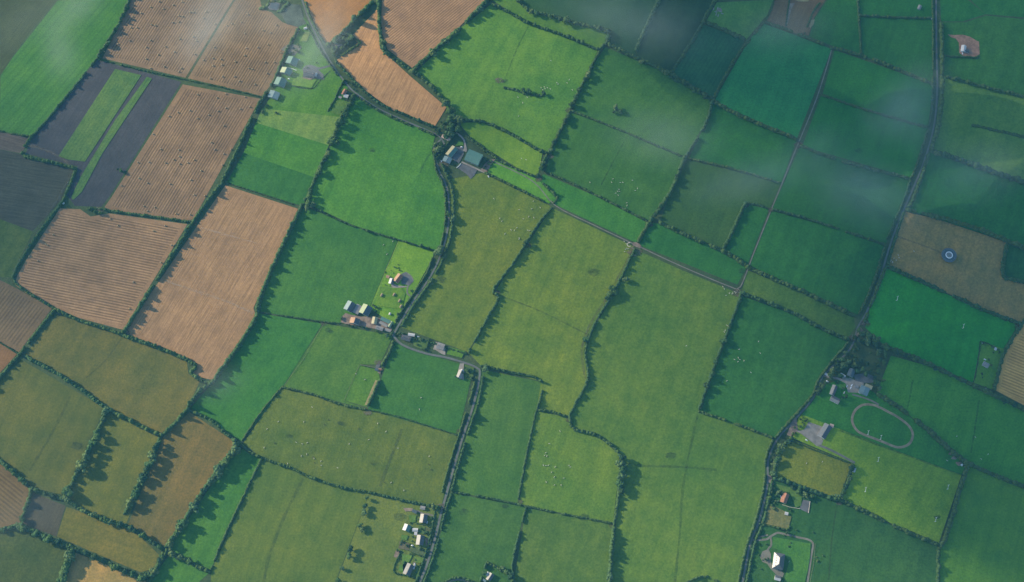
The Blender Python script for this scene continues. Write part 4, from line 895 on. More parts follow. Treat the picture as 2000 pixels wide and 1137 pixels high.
 ('k2','k3',2.4,2.8,[(915,268),(960,305),(1010,331),(1050,347)],0,0),
 ('d9','TR',2.2,2.8,[(948,338),(1010,368),(1075,401)],3,5),
 ('k3','e9',2.4,3.0,[(1050,350),(1068,366),(1087,386),(1080,398)],2,6),
 ('j5','L1',2.4,3.0,[(702,192),(738,216),(790,240),(848,264)],3,6),
 ('c8','d1',3.6,3.4,[(768,668),(760,690),(745,715)],0,0),
 ('c9','d1',4.6,3.6,[(741,744),(730,770),(719,793)],0,0),
 ('j8','L1',2.6,3.0,[(596,0),(604,28),(624,70),(640,92)],0,0),
 ('j1','L1',2.0,2.6,[(600,50),(628,102),(660,148)],2,5),
 ('a4','j1',3.2,3.6,[(583,58),(560,100),(540,150),(522,180)],4,6),
 ('GD','L3',2.0,2.4,[(850,1000),(840,1050),(828,1092),(812,1137)],0,0),
 ('d9','GD',1.6,2.2,[(782,650),(840,668),(912,692)],0,0),
]
for h_ in HD:
    A, B, h, wd, px, tn, th = h_
    hedge(A, B, h, wd, px, tn, th)
# short garden hedges
GH = [
 (2.2,2,T(1480,920,9.475,[(30,980),(200,1010),(520,1090),(600,1000)]),"dark garden hedge below the red roofed house"),
 (2.0,1.8,T(760,630,8.747,[(690,290),(660,380),(640,460)]),"tall dark hedge beside the small grey bungalow"),
 (1.6,1.6,T(760,980,7.245,[(390,310),(520,335),(650,380)]),"clipped hedge below the topmost cottage"),
 (1.6,1.6,T(760,980,7.245,[(170,700),(320,720),(500,790)]),"clipped hedge above the bottom cottage"),
 (1.6,1.8,T(760,980,7.245,[(160,720),(60,980),(230,1040),(380,1080)]),"thin hedge round the bottom cottage garden"),
 (2.6,2.4,T(500,80,7.58,[(1310,580),(1240,700),(1180,850),(1060,1050)]),"straight dark hedge beside the pale cottage yard"),
 (1.0,1.2,T(500,80,7.58,[(540,670),(820,710),(940,600),(1100,440)]),"low hedge round the farmhouse lawn"),
 (3.6,3.0,T(900,1080,16.67,[(840,300),(760,520),(640,950)]),"tall clipped hedge beside the copse house"),
 (3.0,3.0,T(900,1080,16.67,[(870,310),(1100,420),(1300,560),(1500,620)]),"uneven hedge above the copse house"),
 (3.2,2.6,[(868,1137),(885,1129),(905,1130),(925,1137)],"curved hedge at the bottom lane bend"),
 (3.2,2.6,[(1342,1137),(1362,1128),(1385,1127),(1402,1137)],"curved hedge round the bottom garden"),
 (1.4,1.4,T(1880,640,7.58,[(270,200),(400,250),(540,340)]),"garden hedge above the grey bungalow"),
 (1.4,1.4,T(1880,640,7.58,[(260,210),(230,450),(180,760)]),"garden hedge beside the grey bungalow lawn"),
 (2.0,2.0,T(1590,690,10.33,[(560,410),(760,240),(850,330)]),"hedge round the blue roofed sheds"),
 (2.4,3.0,T(1840,50,14.21,[(0,830),(300,870),(700,880),(900,900),(1040,860)]),"low hedge below the pale new house"),
 (3.4,3.0,T(500,0,9.09,[(1280,830),(1450,650),(1640,620),(1860,770)]),"dark hedge above the hidden blue house"),
 (3.4,3.0,T(500,0,9.09,[(1860,770),(1640,920),(1400,1080)]),"dark hedge below the hidden blue house"),
 (3.0,2.6,T(840,250,11.37,[(560,120),(420,300),(190,650)]),"tall hedge beside the long green shed"),
 (2.2,2.2,T(840,250,11.37,[(800,180),(1000,300),(1250,480),(1500,660)]),"wavy hedge above the big barn"),
 (2.2,2.6,T(1380,0,8.333,[(1840,50),(1740,180),(1650,400),(1590,560)]),"dark hedge through the diggings"),
 (1.6,2.0,T(1380,0,8.333,[(1345,0),(1310,250),(1290,440)]),"thin hedge beside the stony plot"),
]
for h, wd, px, lb in GH: hedge('', '', h, wd, px, lab=lb)
# scrub lines and odd weeds
for px, lb in (([(1900,245),(1930,252),(1975,262),(2000,268)], "line of dark scrub across the dull field"),
               ([(985,172),(1010,177),(1030,184),(1062,188)], "low scrub under the field trees in the great pasture")):
    hedge('', '', 1.6, 4, px, lab=lb, name="scrub")
# single trees that stand apart
ST = [(1033,178,11,'f3'),(1062,182,9,'f3'),(1022,176,9,'f3'),(1202,210,11,'f2'),(1210,217,9,'f2'),(1199,218,8,'f2'),
 (1196,563,14,'e2'),(1191,574,13,'e2'),(1202,572,12,'e2'),(1187,582,10,'e2'),(1223,545,10,'e1'),(1145,664,11,'e2'),
 (1027,474,13,'e1'),(1215,893,16,'d6'),(1213,905,15,'d6'),(1216,917,15,'d6'),(1214,930,13,'d6'),(1212,946,14,'d6'),(1214,958,13,'d6'),
 (857,490,14,'d9'),(875,418,10,'d9'),(602,396,12,'j9'),(610,400,10,'j9'),(600,405,9,'j9'),
 (717,972,10,'d4'),(713,988,9,'d4'),(711,1000,9,'d4'),(703,1026,9,'d4'),(706,1033,8,'d4'),(684,1072,11,'d4'),(682,1085,10,'d4'),(668,1110,7,'d4'),(661,1134,9,'d4'),
 (946,1120,8,'d7'),(990,1118,10,'d7'),(998,1126,12,'d7'),(1000,1136,12,'d7'),(983,1110,8,'d7'),
 (236,333,7,'a5'),(230,330,6,'a5'),(241,336,6,'a5'),(186,413,8,'b1'),(196,415,7,'b1'),(180,412,6,'b1'),
 (845,990,9,'d2'),(853,992,11,'d2'),(838,988,9,'d2'),(756,655,6,'c8'),(902,727,7,'L3'),(914,723,8,'L3'),(921,738,7,'L3'),
 (948,719,11,'e1'),(1520,962,8,'RH'),(1507,955,8,'RH'),(1503,972,7,'RH'),(1578,973,9,'RH'),(1585,969,8,'RH'),(1574,966,9,'RH'),
 (1560,959,9,'RH'),(1548,953,8,'RH'),(1525,936,8,'RH'),(1537,1040,8,'i7'),(665,232,7,'j2'),(573,1137,5,'d3'),(1552,835,6,'i4'),(1563,833,5,'i4')]
for x, y, h, f in ST:
    v = rng.randrange(9)
    tree(x, y, h, f"{VAR[v][2]} tree standing beside the {FN[f]}", f"trees standing beside the {FN[f]}", v)
# small woods
def wood(poly, n, h, where, seed):
    r_ = random.Random(seed); xs = [p[0] for p in poly]; ys = [p[1] for p in poly]; k = 0; placed = []; tries = 0
    while k < n and tries < 4000:
        tries += 1
        x = r_.uniform(min(xs), max(xs)); y = r_.uniform(min(ys), max(ys)); ins = False; j = len(poly) - 1
        for i in range(len(poly)):
            if (poly[i][1] > y) != (poly[j][1] > y) and x < (poly[j][0]-poly[i][0])*(y-poly[i][1])/(poly[j][1]-poly[i][1]) + poly[i][0]: ins = not ins
            j = i
        if not ins or any((x-a)**2 + (y-b)**2 < 42 for a, b in placed): continue
        placed.append((x, y)); k += 1; v = r_.randrange(9)
        tree(x, y, h * r_.uniform(.7, 1.15), f"{VAR[v][2]} tree in the {where}", f"trees in the {where}", v)
wood([(1672,650),(1700,652),(1728,672),(1730,690),(1712,680),(1690,668),(1672,690),(1690,700),(1680,712),(1655,720),(1640,712),(1628,738),(1618,735),(1640,700),(1660,690)], 26, 11, "dark wood by the long lane", 5)
wood([(1718,680),(1735,690),(1722,720),(1716,750),(1708,765),(1702,740),(1712,710)], 9, 10, "wood beside the grey farmyard", 6)
wood([(872,212),(892,222),(900,240),(890,258),(872,268),(852,258),(860,245),(878,232)], 14, 12, "wood at the tip of the orange wedge", 7)
wood([(848,282),(862,278),(868,290),(858,302),(852,312),(846,300)], 7, 9, "shady garden by the farm lane", 8)
wood([(646,84),(668,74),(688,72),(680,84),(664,82),(652,100),(664,106),(652,112)], 9, 9, "dark garden of the hidden house", 9)
print("TREES", len(TREES), "HEDGES", len(HEDGELBL))

# ------------------------------------------------------------------ garden shrubs
def shrubs(pts, where, hs=(1.6, 3.4)):
    for x, y in pts:
        v = rng.choice((0, 2, 3, 4, 7)); h = rng.uniform(*hs); p = P(x, y)
        t = empty("shrub", p, rng.uniform(0, 6)); t.scale = (h / 8,) * 3
        link("crown", VAR[v][0], t); link("trunk", VAR[v][1], t); tag(t, f"{VAR[v][2].replace(' leafed', '')} shrub in the {where}", "shrub", f"shrubs in the {where}")
shrubs(T(760,980,7.245,[(400,190),(410,250),(600,230),(620,290),(640,250),(300,300),(480,400),(500,440),(540,430),(580,440),(600,400),(450,380),(330,560),(300,600),(210,590),(180,560),(250,620),(340,640),(430,660),(480,690),(300,740),(220,860),(370,820),(180,560),(160,600),(560,700),(600,560),(340,500),(520,330),(630,480),(120,690),(390,920),(380,1000),(440,900)]), "cottage gardens", (2, 4.5))
shrubs(T(730,500,10.33,[(490,180),(520,290),(500,240),(400,350),(330,610),(240,590),(750,710),(780,690),(230,330),(350,300),(420,230)]), "plot of the orange roofed house")
shrubs(T(760,630,8.747,[(160,200),(190,240),(250,200),(440,280),(470,310),(390,290),(570,450),(600,460),(480,380),(540,300),(1360,800),(1380,850),(1330,930),(1390,930),(1140,930),(1300,780)]), "gardens on the bending lane", (2, 5))
shrubs(T(1480,920,9.475,[(270,320),(300,330),(250,380),(230,480),(220,520),(260,560),(330,560),(300,600),(380,560),(440,400),(480,410),(330,460),(880,440),(900,480),(860,430),(840,480),(560,700),(600,730),(290,700),(250,640)]), "garden of the red roofed house", (2, 5))
shrubs(T(1590,690,10.33,[(120,620),(110,660),(90,720),(70,780),(60,830),(480,580),(450,610),(370,540),(590,720),(570,900),(1180,700),(1200,640),(640,880),(330,200),(380,180),(440,140),(480,220),(420,260)]), "garden of the white gabled house", (2.5, 6))
shrubs(T(500,80,7.58,[(1340,600),(1390,620),(1430,660),(1300,650),(1450,720),(1340,880),(1400,860),(560,170),(600,150),(520,190),(640,100),(560,110),(620,60),(640,180),(900,330),(170,960),(150,990),(100,1060),(300,1070),(760,400)]), "plots along the upper farm lane", (2, 5))
shrubs(T(1470,1030,10.63,[(280,350),(120,580),(160,860),(200,680),(250,660),(290,690),(310,640),(320,670),(740,400),(780,400),(780,320),(60,380),(1340,700),(1320,620),(1450,590),(1250,110),(900,60),(640,170),(820,180)]), "lawn of the hipped house", (1.6, 3.6))
shrubs(T(1500,810,6.317,[(400,60),(420,100),(460,80),(440,130),(480,60),(430,40),(140,350),(120,400),(70,500),(40,560),(60,620),(80,640),(100,680),(340,230),(300,240)]), "hedge corners of the sports ground", (2.5, 5.5))
shrubs(T(1880,640,7.58,[(300,240),(340,260),(450,290),(530,330),(540,370),(450,370),(280,690),(290,740),(380,480),(420,560),(340,880)]), "bungalow garden", (1.8, 4))
shrubs(T(840,250,11.37,[(120,400),(170,350),(210,530),(70,520),(240,390),(1270,740),(1300,800),(1350,830),(1230,860),(1200,900),(1350,740),(330,140),(450,60),(1280,950),(300,840)]), "yard edges of the big barn", (2, 5))
shrubs(T(660,580,11.37,[(200,620),(260,640),(340,650),(550,680),(640,690),(870,770),(900,780),(1060,860),(1120,850),(1200,820),(790,200),(840,240),(900,260),(930,240),(850,330),(1330,390),(80,500),(90,460)]), "edges of the rubble farmyard", (2, 4.5))

shrubs([(1650,690),(1655,702),(1662,695),(1668,705),(1675,715),(1684,722),(1692,712),(1700,690),(1706,672),(1694,660),(1682,668),(1672,678),(1645,705),(1640,722),(1632,730),(1650,716),(1664,716),(1672,726),(1690,732),(1700,724),(1708,712),(1718,702),(1712,728),(1724,744),(1716,760),(1706,752),(1640,735),(1655,738),(1622,742),(1612,748),(1606,756),(1600,765),(1722,678),(1686,650),(1676,646)], "dark wood by the long lane", (4, 8))
shrubs([(850,255),(856,264),(864,250),(870,240),(876,250),(884,244),(890,232),(882,262),(892,266),(898,256),(868,262),(886,218),(878,210),(896,246),(862,240)], "wood at the tip of the orange wedge", (4, 8))
shrubs([(648,88),(656,84),(664,78),(674,76),(682,78),(676,90),(668,96),(658,102),(650,108),(686,84)], "dark garden of the hidden house", (3, 7))
# ------------------------------------------------------------------ buildings
def frame(px, dirv, z=0.0):
    p = P(*px, z); p.z = 0
    q = P(px[0] + dirv[0] * 5, px[1] + dirv[1] * 5) - P(*px); return p, math.atan2(q.y, q.x)

def building(name, label, px, Lp, Wp, dirv, roof, wall='grey_wall', eave=3.0, pitch=0.5, cat=None, hip=0.0, chim=0, win=0, door='door', bigdoor=False, lean=None, roof2=None, sky=0):
    """gabled or hipped building; local x runs along the ridge. Lp, Wp in photo pixels"""
    L = Lp * 0.84; W = Wp * 0.84; p, a = frame(px, dirv, eave)
    t = empty(name, p, a); tag(t, label, cat or name.replace('_', ' '))
    hl, hw = L / 2, W / 2; rise = hw * pitch; hp = hip * hw
    m = MB(); V = [(-hl,-hw,0),(hl,-hw,0),(hl,hw,0),(-hl,hw,0),(-hl,-hw,eave),(hl,-hw,eave),(hl,hw,eave),(-hl,hw,eave)]
    F = [(0,1,5,4),(2,3,7,6)]
    if hip: F += [(1,2,6,5),(3,0,4,7)]
    else:
        V += [(-hl,0,eave+rise-.02),(hl,0,eave+rise-.02)]; F += [(1,2,6,9,5),(3,0,4,8,7)]
    m.add(V, F); m.build('wall', M[wall], t)
    o = 0.45; th = 0.22; k = rise / hw
    def slope(s, mat):
        r = MB(); x0, x1 = -hl - o, hl + o; rx0, rx1 = (-hl + hp - (0 if hip else o), hl - hp + (0 if hip else o)) if hip else (x0, x1)
        ye = s * (hw + o); ze = eave - o * k + .06; zr = eave + rise + .06
        low = [(x0, ye, ze), (x1, ye, ze), (rx1, 0, zr), (rx0, 0, zr)]; up = [(x, y, z + th) for x, y, z in low]
        if s > 0: low, up = low[::-1], up[::-1]
        r.add(low + up, [(3,2,1,0),(4,5,6,7),(0,1,5,4),(1,2,6,5),(2,3,7,6),(3,0,4,7)]); return r.build('roof', M[mat], t)
    rf = slope(1, roof); slope(-1, roof2 or roof)  # roof2 mostly paints the slope turned from the sun in a darker colour
    if hip:
        for s in (-1, 1):
            r = MB(); ze = eave - o * k + .06; zr = eave + rise + .06
            low = [(s*(hl+o), -hw-o, ze), (s*(hl+o), hw+o, ze), (s*(hl-hp), 0, zr)]; up = [(x,y,z+th) for x,y,z in low]
            if s < 0: low, up = low[::-1], up[::-1]
            r.add(low + up, [(2,1,0),(3,4,5),(0,1,4,3),(1,2,5,4),(2,0,3,5)]); r.build('roof', M[roof2 or roof], t)
    rg = MB(); e = hl - hp + (0 if hip else o)
    rg.box(-e, e, -.18, .18, eave+rise+.2, eave+rise+.42); rg.build('ridge_cap', M[roof], rf)
    for i in range(chim):
        c = MB(); cx = (-hl * .7, hl * .7, 0)[i] if not hip else (-hl*.3, hl*.3, 0)[i]
        c.box(cx-.5, cx+.5, -.35, .35, eave+rise-.3, eave+rise+1.3); c.box(cx-.6, cx+.6, -.45, .45, eave+rise+1.3, eave+rise+1.45)
        c.build('chimney', M['brick'], rf)
    for i in range(sky):
        c = MB(); cx = -hl * .62 + i * (1.24 * hl) / max(1, sky - 1)
        ym, zm = hw * .55, eave + rise * .45
        c.add([(cx-.7, ym+.6, zm-.6*k+.34), (cx+.7, ym+.6, zm-.6*k+.34), (cx+.7, ym-.6, zm+.6*k+.34), (cx-.7, ym-.6, zm+.6*k+.34),
               (cx-.7, ym+.6, zm-.6*k+.2), (cx+.7, ym+.6, zm-.6*k+.2), (cx+.7, ym-.6, zm+.6*k+.2), (cx-.7, ym-.6, zm+.6*k+.2)],
              [(0,1,2,3),(0,4,5,1),(1,5,6,2),(2,6,7,3),(3,7,4,0)]); c.build('skylight', M['glass'], rf)
    if win:
        for s in (-1, 1):
            for i in range(win):
                cx = -hl + (i + .5) * L / win; y = s * (hw + .03)
                if i == win // 2:
                    d = MB(); d.box(cx-.5, cx+.5, y-.04, y+.04, .02, 2.1); dd = d.build('door', M[door], t); continue
                f = MB(); f.box(cx-.75, cx+.75, y-.04, y+.04, .95, 2.15); ff = f.build('window', M['paint'], t)
                g = MB(); g.box(cx-.62, cx+.62, y-.07, y+.07, 1.06, 2.04); g.build('pane', M['glass'], ff)
    if bigdoor:
        for s in (-1, 1):
            d = MB(); x = s * (hl + .04); d.box(x-.05, x+.05, -min(2.4, hw*.6), min(2.4, hw*.6), .03, min(4.0, eave-.3)); d.build('sliding_door', M['steel'], t)
    return t

B = building
D = lambda p, ox, oy, s: (ox + p[0] / s, oy + p[1] / s)
SH = (0.42, -0.9)
B('farm_shed','green roofed shed, topmost of the row beside the striped stubble',(570.5,119),17,24,SH,'greenroof','steel',4.5,.35,'shed',bigdoor=True)
B('farm_shed','shed with a pale lit roof slope, second of the row beside the striped stubble',(559,139),13,24,SH,'limeroof','steel',4.5,.45,'shed',bigdoor=True,roof2='greenroof')  # lime slope paints sunlight onto the green roof
B('farm_shed','green roofed shed, third of the row beside the striped stubble',(547.5,160),18,23,SH,'greenroof','steel',5,.35,'shed',bigdoor=True)
B('farm_shed','blue grey flat pitched shed, lowest of the row beside the striped stubble',(535,185),16,22,SH,'tealroof','steel',4.5,.2,'shed',bigdoor=True)
B('farmhouse','grey roofed farmhouse with a dark forecourt beside the green sheds',(604,144.5),24,13,(1,.22),'slate','pink',3.2,.6,'house',chim=2,win=5)
B('house_annex','narrow white annex standing at the end of the grey farmhouse',(617,145.5),8,4,(-.3,.95),'whiteroof','white',2.6,.3,'annex',win=2)
B('cottage','small red roofed cottage in the pale yard by the lane',(672.5,180),13,8,(-.5,.85),'redroof','cream',2.8,.7,'house',chim=1,win=3)
B('cottage','small white roofed cottage below the red roofed one',(676,187.5),9,7,(1,.3),'whiteroof','white',2.6,.4,'house',win=3)
B('outhouse','tiny cream roofed outhouse beside the white roofed cottage',(664.5,190),6,4,(1,.4),'paleslate','cream',2.2,.4,'outhouse')
B('house','small dark blue house hidden among trees in the orange wedge',(661,90),16,7,(1,-.1),'slate','grey_wall',2.8,.6,'house',chim=1,win=3)
B('store','small white store in the misty plot above the green sheds',(596.5,55),7,4,(1,-.3),'whiteroof','white',2.4,.3,'store')
B('farm_shed','long shed with one cream and one green roof slope beside the grey yard',(882,296),24,14,(.52,-.62),'yellowroof','steel',4.5,.4,'shed',bigdoor=True,roof2='greenroof')
B('farm_shed','square green shed at the foot of the long cream and green shed',(873.4,312),12,17,(-.45,.85),'tealroof','steel',4.5,.2,'shed',bigdoor=True)
B('big_barn','huge green barn at the end of the pale farm track',(925,307),32,26,(.92,.38),'greenroof','steel',7,.3,'barn',bigdoor=True)
B('farmhouse','pinkish farmhouse in the shade by the farm lane junction',(872,268.5),20,9,(.88,.45),'pink','cream',3,.6,'house',chim=2,win=5)
B('farm_shed','teal shed with a shaded far slope at the edge of the rubble yard',(683,598.5),19,18,(.5,-.87),'tealroof','steel',5,.5,'shed',bigdoor=True,roof2='slate')  # slate colour here paints shade on the teal roof
B('farm_shed','low grey flat shed between the teal and the lime roofed sheds',(698,604),19,12,(.5,-.87),'greyroof','grey_wall',3.2,.12,'shed')
B('farm_shed','lime roofed shed in the rubble farmyard',(714,605.5),20,20,(.5,-.87),'limeroof','steel',4.5,.5,'shed',roof2='bluegrey',bigdoor=True)
B('outbuilding','salmon roofed outbuilding in the rubble farmyard',(693,627),11,19,(.3,-.95),'orangeroof','cream',4,.5,'outbuilding',roof2='slate')
B('outbuilding','square straw coloured outbuilding in the rubble farmyard',(731.7,626),14,10,(.2,-.98),'yellowroof','cream',3.5,.35,'outbuilding')
B('farm_shed','long narrow green shed beside the farmyard entrance',(753,625.5),20,7,(.87,.42),'greenroof','steel',3,.4,'shed')
B('farm_shed','slim lime roofed shed at the lane end of the farmyard',(762.5,633.5),13,5,(.5,-.87),'limeroof','steel',3,.4,'shed')
B('farm_shed','long white roofed lean-to below the narrow green shed',(749,633),18,5,(.87,.48),'paleslate','grey_wall',3,.3,'shed')
B('farmhouse','grey roofed farmhouse along the bottom of the rubble yard',(741,641),15,7,(.95,.28),'greyroof','cream',3,.6,'house',chim=1,win=4)
B('outhouse','small pale outhouse at the lane corner of the rubble yard',(757.5,645),12,4.5,(.95,.3),'paleslate','cream',2.6,.4,'outhouse')
B('house','bright orange roofed house on the plot above the lane',(777.5,543.5),18,12,(.6,-.8),'orangeroof','cream',3.4,.6,'house',chim=2,win=5,roof2='redroof')
B('garage','white roofed garage beside the orange roofed house',(765,549.5),11,10,(.3,-.9),'whiteroof','white',3,.5,'garage',roof2='slate')  # slate slope paints the white roof's shadow side
B('garden_shed','tiny orange roofed shed by the plot fence',(757.5,540.5),6,5,(.9,.3),'orangeroof','wood',2.2,.5,'shed')
for q, lb in (((745.5,576.5),'small beige shed nearest the plot fence on the lawn'),((769.7,575.5),'small beige shed in the middle of the lawn'),
              ((780.3,587.6),'larger beige shed near the lane hedge on the lawn'),((783,598.5),'lower beige shed near the lane hedge on the lawn')):
    B('garden_shed', lb, q, 6, 4, (.5,-.87), 'sand', 'wood', 2.4, .5, 'shed')
B('garden_shed','tiny bright white shed beside the rubble farmyard',(761.6,613),4,3.5,(.5,-.87),'whiteroof','white',2.2,.4,'shed')
B('house','dark blue roofed house beside the lane junction',(793,660),19,10,(.93,.27),'slate','grey_wall',3,.6,'house',chim=2,win=5)
B('garage','bright white garage behind the dark blue roofed house',(803.5,653.8),13,5,(.95,.15),'whiteroof','white',2.6,.3,'garage')
B('bungalow','small grey bungalow between two hedges on the bending lane',(860.5,676.3),15,12,(.93,.3),'greyroof','white',2.8,.5,'house',chim=1,win=4)
B('house','white gabled house inside the lane bend',(899,731),15,11,(.4,-.9),'paleslate','white',3.2,.6,'house',chim=1,win=4,roof2='greyroof')
B('porch','white flat porch against the house inside the lane bend',(902,725),7,6,(.4,-.9),'whiteroof','white',2.6,.3,'porch')
B('stable','tiny blue grey stable in the corner of the mown paddock',(735.5,722),6,4,(.95,.2),'bluegrey','wood',2.4,.3,'stable')
B('cottage','topmost grey cottage of the row on the lane',(827,1013),16,13,(.18,-.98),'paleslate','grey_wall',3,.6,'house',chim=2,win=4,roof2='slate')
B('outhouse','pale outhouse above the topmost cottage',(825.6,992),9,6,(1,.2),'greyroof','cream',2.4,.4,'outhouse')
B('garden_shed','blue shed behind the topmost cottage',(809.7,999),9,5,(.9,.4),'bluegrey','wood',2.4,.4,'shed')
B('workshop','white roofed workshop behind the row of cottages',(794.5,1031),12,13,(.38,-.92),'whiteroof','steel',3.6,.5,'workshop',roof2='greenroof')  # green slope stands for shade on the white roof
B('garage','white roofed garage behind the middle cottage',(811,1035),10,6,(1,.05),'whiteroof','white',2.8,.4,'garage')
B('garden_shed','small white square shed below the white roofed garage',(811.8,1042.4),5,5,(1,.1),'whiteroof','white',2.4,.2,'shed')
B('cottage','middle cottage with one sunlit and one shaded roof slope',(820.7,1055),18,14,(.15,-.98),'paleslate','cream',3,.6,'house',chim=2,win=5,roof2='slate')  # pale and dark tiles paint sun and shade on one roof
B('cottage','bottom cottage of the row with a hard dark shaded slope',(798,1112.5),21,14,(.42,-.9),'greyroof','white',3,.6,'house',chim=2,win=5,roof2='slate')  # darker second slope is painted shade, same roof
B('conservatory','slim white conservatory on the bottom cottage',(808.8,1106),10,3,(.3,-.95),'whiteroof','white',2.4,.2,'conservatory')
B('house','hipped house with a bright lit slope of skylights on the bottom lawn',(1521,1096),30,20,(.13,-.99),'sunlit_hip','white',5.2,.62,'house',hip=.9,chim=1,win=7,roof2='slate',sky=5)
B('garage','white gabled garage below the hipped house',(1519,1129),11,9,(.95,.25),'slate','white',3,.6,'garage',roof2='whiteroof')
B('house','red roofed house among the dark garden trees',(1532.5,973),19,12,(.35,-.93),'redroof','cream',3.4,.7,'house',chim=2,win=5)
B('garden_shed','white roofed shed below the red roofed house',(1536,1003),6,5,(.95,.25),'whiteroof','white',2.4,.3,'shed')
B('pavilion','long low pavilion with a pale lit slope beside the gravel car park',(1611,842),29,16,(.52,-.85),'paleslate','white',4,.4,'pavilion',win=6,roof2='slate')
B('outbuilding','small pink outbuilding behind the long pavilion',(1624.5,831.5),7,6,(.9,.3),'pink','cream',2.8,.3,'outbuilding')
B('container','white container standing at the end of the pale drive',(1668.5,918),8,4.5,(.3,-.95),'whiteroof','white',2.6,.08,'container')
B('farmhouse','white gabled house with three dark upper windows near the riding track',(1631,780.5),18,11,(.88,.45),'slate','white',3.8,.6,'house',chim=2,win=5,roof2='paleslate')
B('house_annex','grey wing above the white gabled house near the riding track',(1628,762),20,10,(.35,-.93),'greyroof','white',3.4,.6,'wing',chim=1,win=4,roof2='slate')
B('big_barn','pale blue roofed barn in the grey farmyard',(1688,762.5),16,18,(.38,-.92),'tealroof','steel',6,.15,'barn',bigdoor=True)
B('farm_shed','low yellowish shed joined above the pale blue barn',(1696.5,755),14,7,(.93,.4),'yellowroof','steel',4,.2,'shed')
B('farm_shed','white flat shed at the foot of the pale blue barn',(1679.5,765.5),5,5,(.38,-.92),'whiteroof','white',3.4,.1,'shed')
B('farm_shed','blue grey shed under the trees above the concrete yard',(1663,728),15,12,(.38,-.92),'bluegrey','steel',5,.4,'shed',bigdoor=True)
B('outhouse','slim white outhouse above the concrete farmyard',(1646.5,732.5),11,3,(.85,.52),'whiteroof','white',2.6,.3,'outhouse')
B('outhouse','slim white gate lodge on the drive by the dark lane',(1615.5,732),11,3.5,(.85,.5),'whiteroof','cream',2.6,.3,'lodge')
B('outhouse','small dark grey outhouse in the middle of the farmyard',(1673,755),7,5,(.9,.3),'greyroof','grey_wall',3,.4,'outhouse')
B('house','pale new house on the bare brown building site',(1882,95),15,10,(.15,-.98),'whiteroof','white',3.4,.6,'house',chim=1,win=3)
B('house_annex','glass fronted wing of the pale new house',(1887,99.5),12,7,(1,.12),'slate','white',3,.5,'wing',win=4)
B('bungalow','grey roofed bungalow on the fenced lawn by the ribbed stubble',(1925.5,712),12,9,(.85,.5),'greyroof','white',3,.6,'house',chim=1,win=4)
B('garden_shed','white shed at the top of the grey bungalow garden',(1944.5,681.5),5,4,(.3,-.95),'whiteroof','white',2.4,.3,'shed')
B('garden_shed','white shed low in the grey bungalow garden by the hedge',(1926,761),6,4,(.9,.4),'paleslate','wood',2.4,.3,'shed')
B('house','pale gabled house under the copse at the bottom edge',(957,1127),14,9,(.5,-.8),'paleslate','white',3.2,.6,'house',chim=1,win=4,roof2='slate')
B('outhouse','white outhouse beside the copse house',(952,1121),7,3.5,(.5,-.85),'whiteroof','white',2.6,.3,'outhouse')
B('garage','slim pale garage below the copse house',(946,1134),6,3.5,(.8,.6),'tealroof','white',2.6,.3,'garage')
B('field_hut','tiny white hut at the corner of the dark tilled field',(122.8,396.5),3.5,4,(.4,-.9),'whiteroof','white',2.6,.3,'hut')
B('garden_shed','tiny white store at the top end of the long dark lane',(1821,36),4,3,(1,.1),'whiteroof','white',2.4,.3,'store')
B('farm_shed','faint grey shed behind the shallow plot at the lane end',(1796,14),10,7,(.4,-.9),'greyroof','steel',3,.3,'shed')

# walls and fences
def wall_run(name, label, px, h, th, m, cat='wall', posts=0):
    c = [P(*p) for p in px]
    o0 = c[0].copy(); r = MB()
    if not posts:
        for a, b in zip(c[:-1], c[1:]):
            d = (b - a).normalized(); s = Vector((-d.y, d.x, 0)) * th / 2; a = a - o0; b = b - o0
            r.add([a-s, b-s, b+s, a+s, a-s+Vector((0,0,h)), b-s+Vector((0,0,h)), b+s+Vector((0,0,h)), a+s+Vector((0,0,h))], [(0,1,5,4),(1,2,6,5),(2,3,7,6),(3,0,4,7),(4,5,6,7)])
        o = r.build(name, M[m]); o.location = o0; return tag(o, label, cat)
    t = empty(name, o0); tag(t, label, cat)
    for zz in (.5, h - .1):
        for a, b in zip(c[:-1], c[1:]): r.tube(a - o0 + Vector((0,0,zz)), b - o0 + Vector((0,0,zz)), .07, 4)
    r.build('rail', M[m], t)
    pm = None
    for a, b in zip(c[:-1], c[1:]):
        n = max(1, int((b - a).length / posts))
        for i in range(n):
            q = a.lerp(b, i / n) - o0
            if pm is None:
                k = MB(); k.box(-.12, .12, -.12, .12, -.2, h + .15); o = k.build('post', M[m], t); pm = o.data
            else: o = link('post', pm, t)
            o.location = q
    return t
wall_run('garden_wall','long dark wall across the top of the mown paddock',[(704,713),(733,719)],2.6,.5,'wood')
wall_run('garden_wall','white garden wall round the patio of the hipped house',T(1470,1030,10.63,[(620,525),(775,555),(765,640),(740,860),(725,945)]),1.2,.5,'paint')
wall_run('garden_wall','short white wall along the patio lawn',T(1470,1030,10.63,[(610,572),(710,605)]),1.2,.5,'paint')
wall_run('garden_wall','pale wall below the red roofed house',T(1480,920,9.475,[(450,625),(590,670),(780,700)]),1.6,.5,'cream')
wall_run('garden_wall','cream wall along the fenced grey paddock',T(1480,920,9.475,[(965,560),(935,780)]),1.6,.6,'cream')
wall_run('yard_wall','pale wall between the two upper farm sheds',T(500,80,7.58,[(430,395),(520,410),(600,440)]),1.8,.7,'paint')
wall_run('yard_wall','white wall curving in the silage yard',T(840,250,11.37,[(690,790),(640,850),(590,890)]),1.6,.7,'paint')
wall_run('fence','wooden fence between the vivid green field and the soft green pasture',[(632,633),(592,703),(555,753)],1.3,0,'wood','fence',4)
wall_run('fence','wooden fence beside the plot of the orange roofed house',[(779,471),(752,530),(735,580),(722,603)],1.3,0,'wood','fence',4)
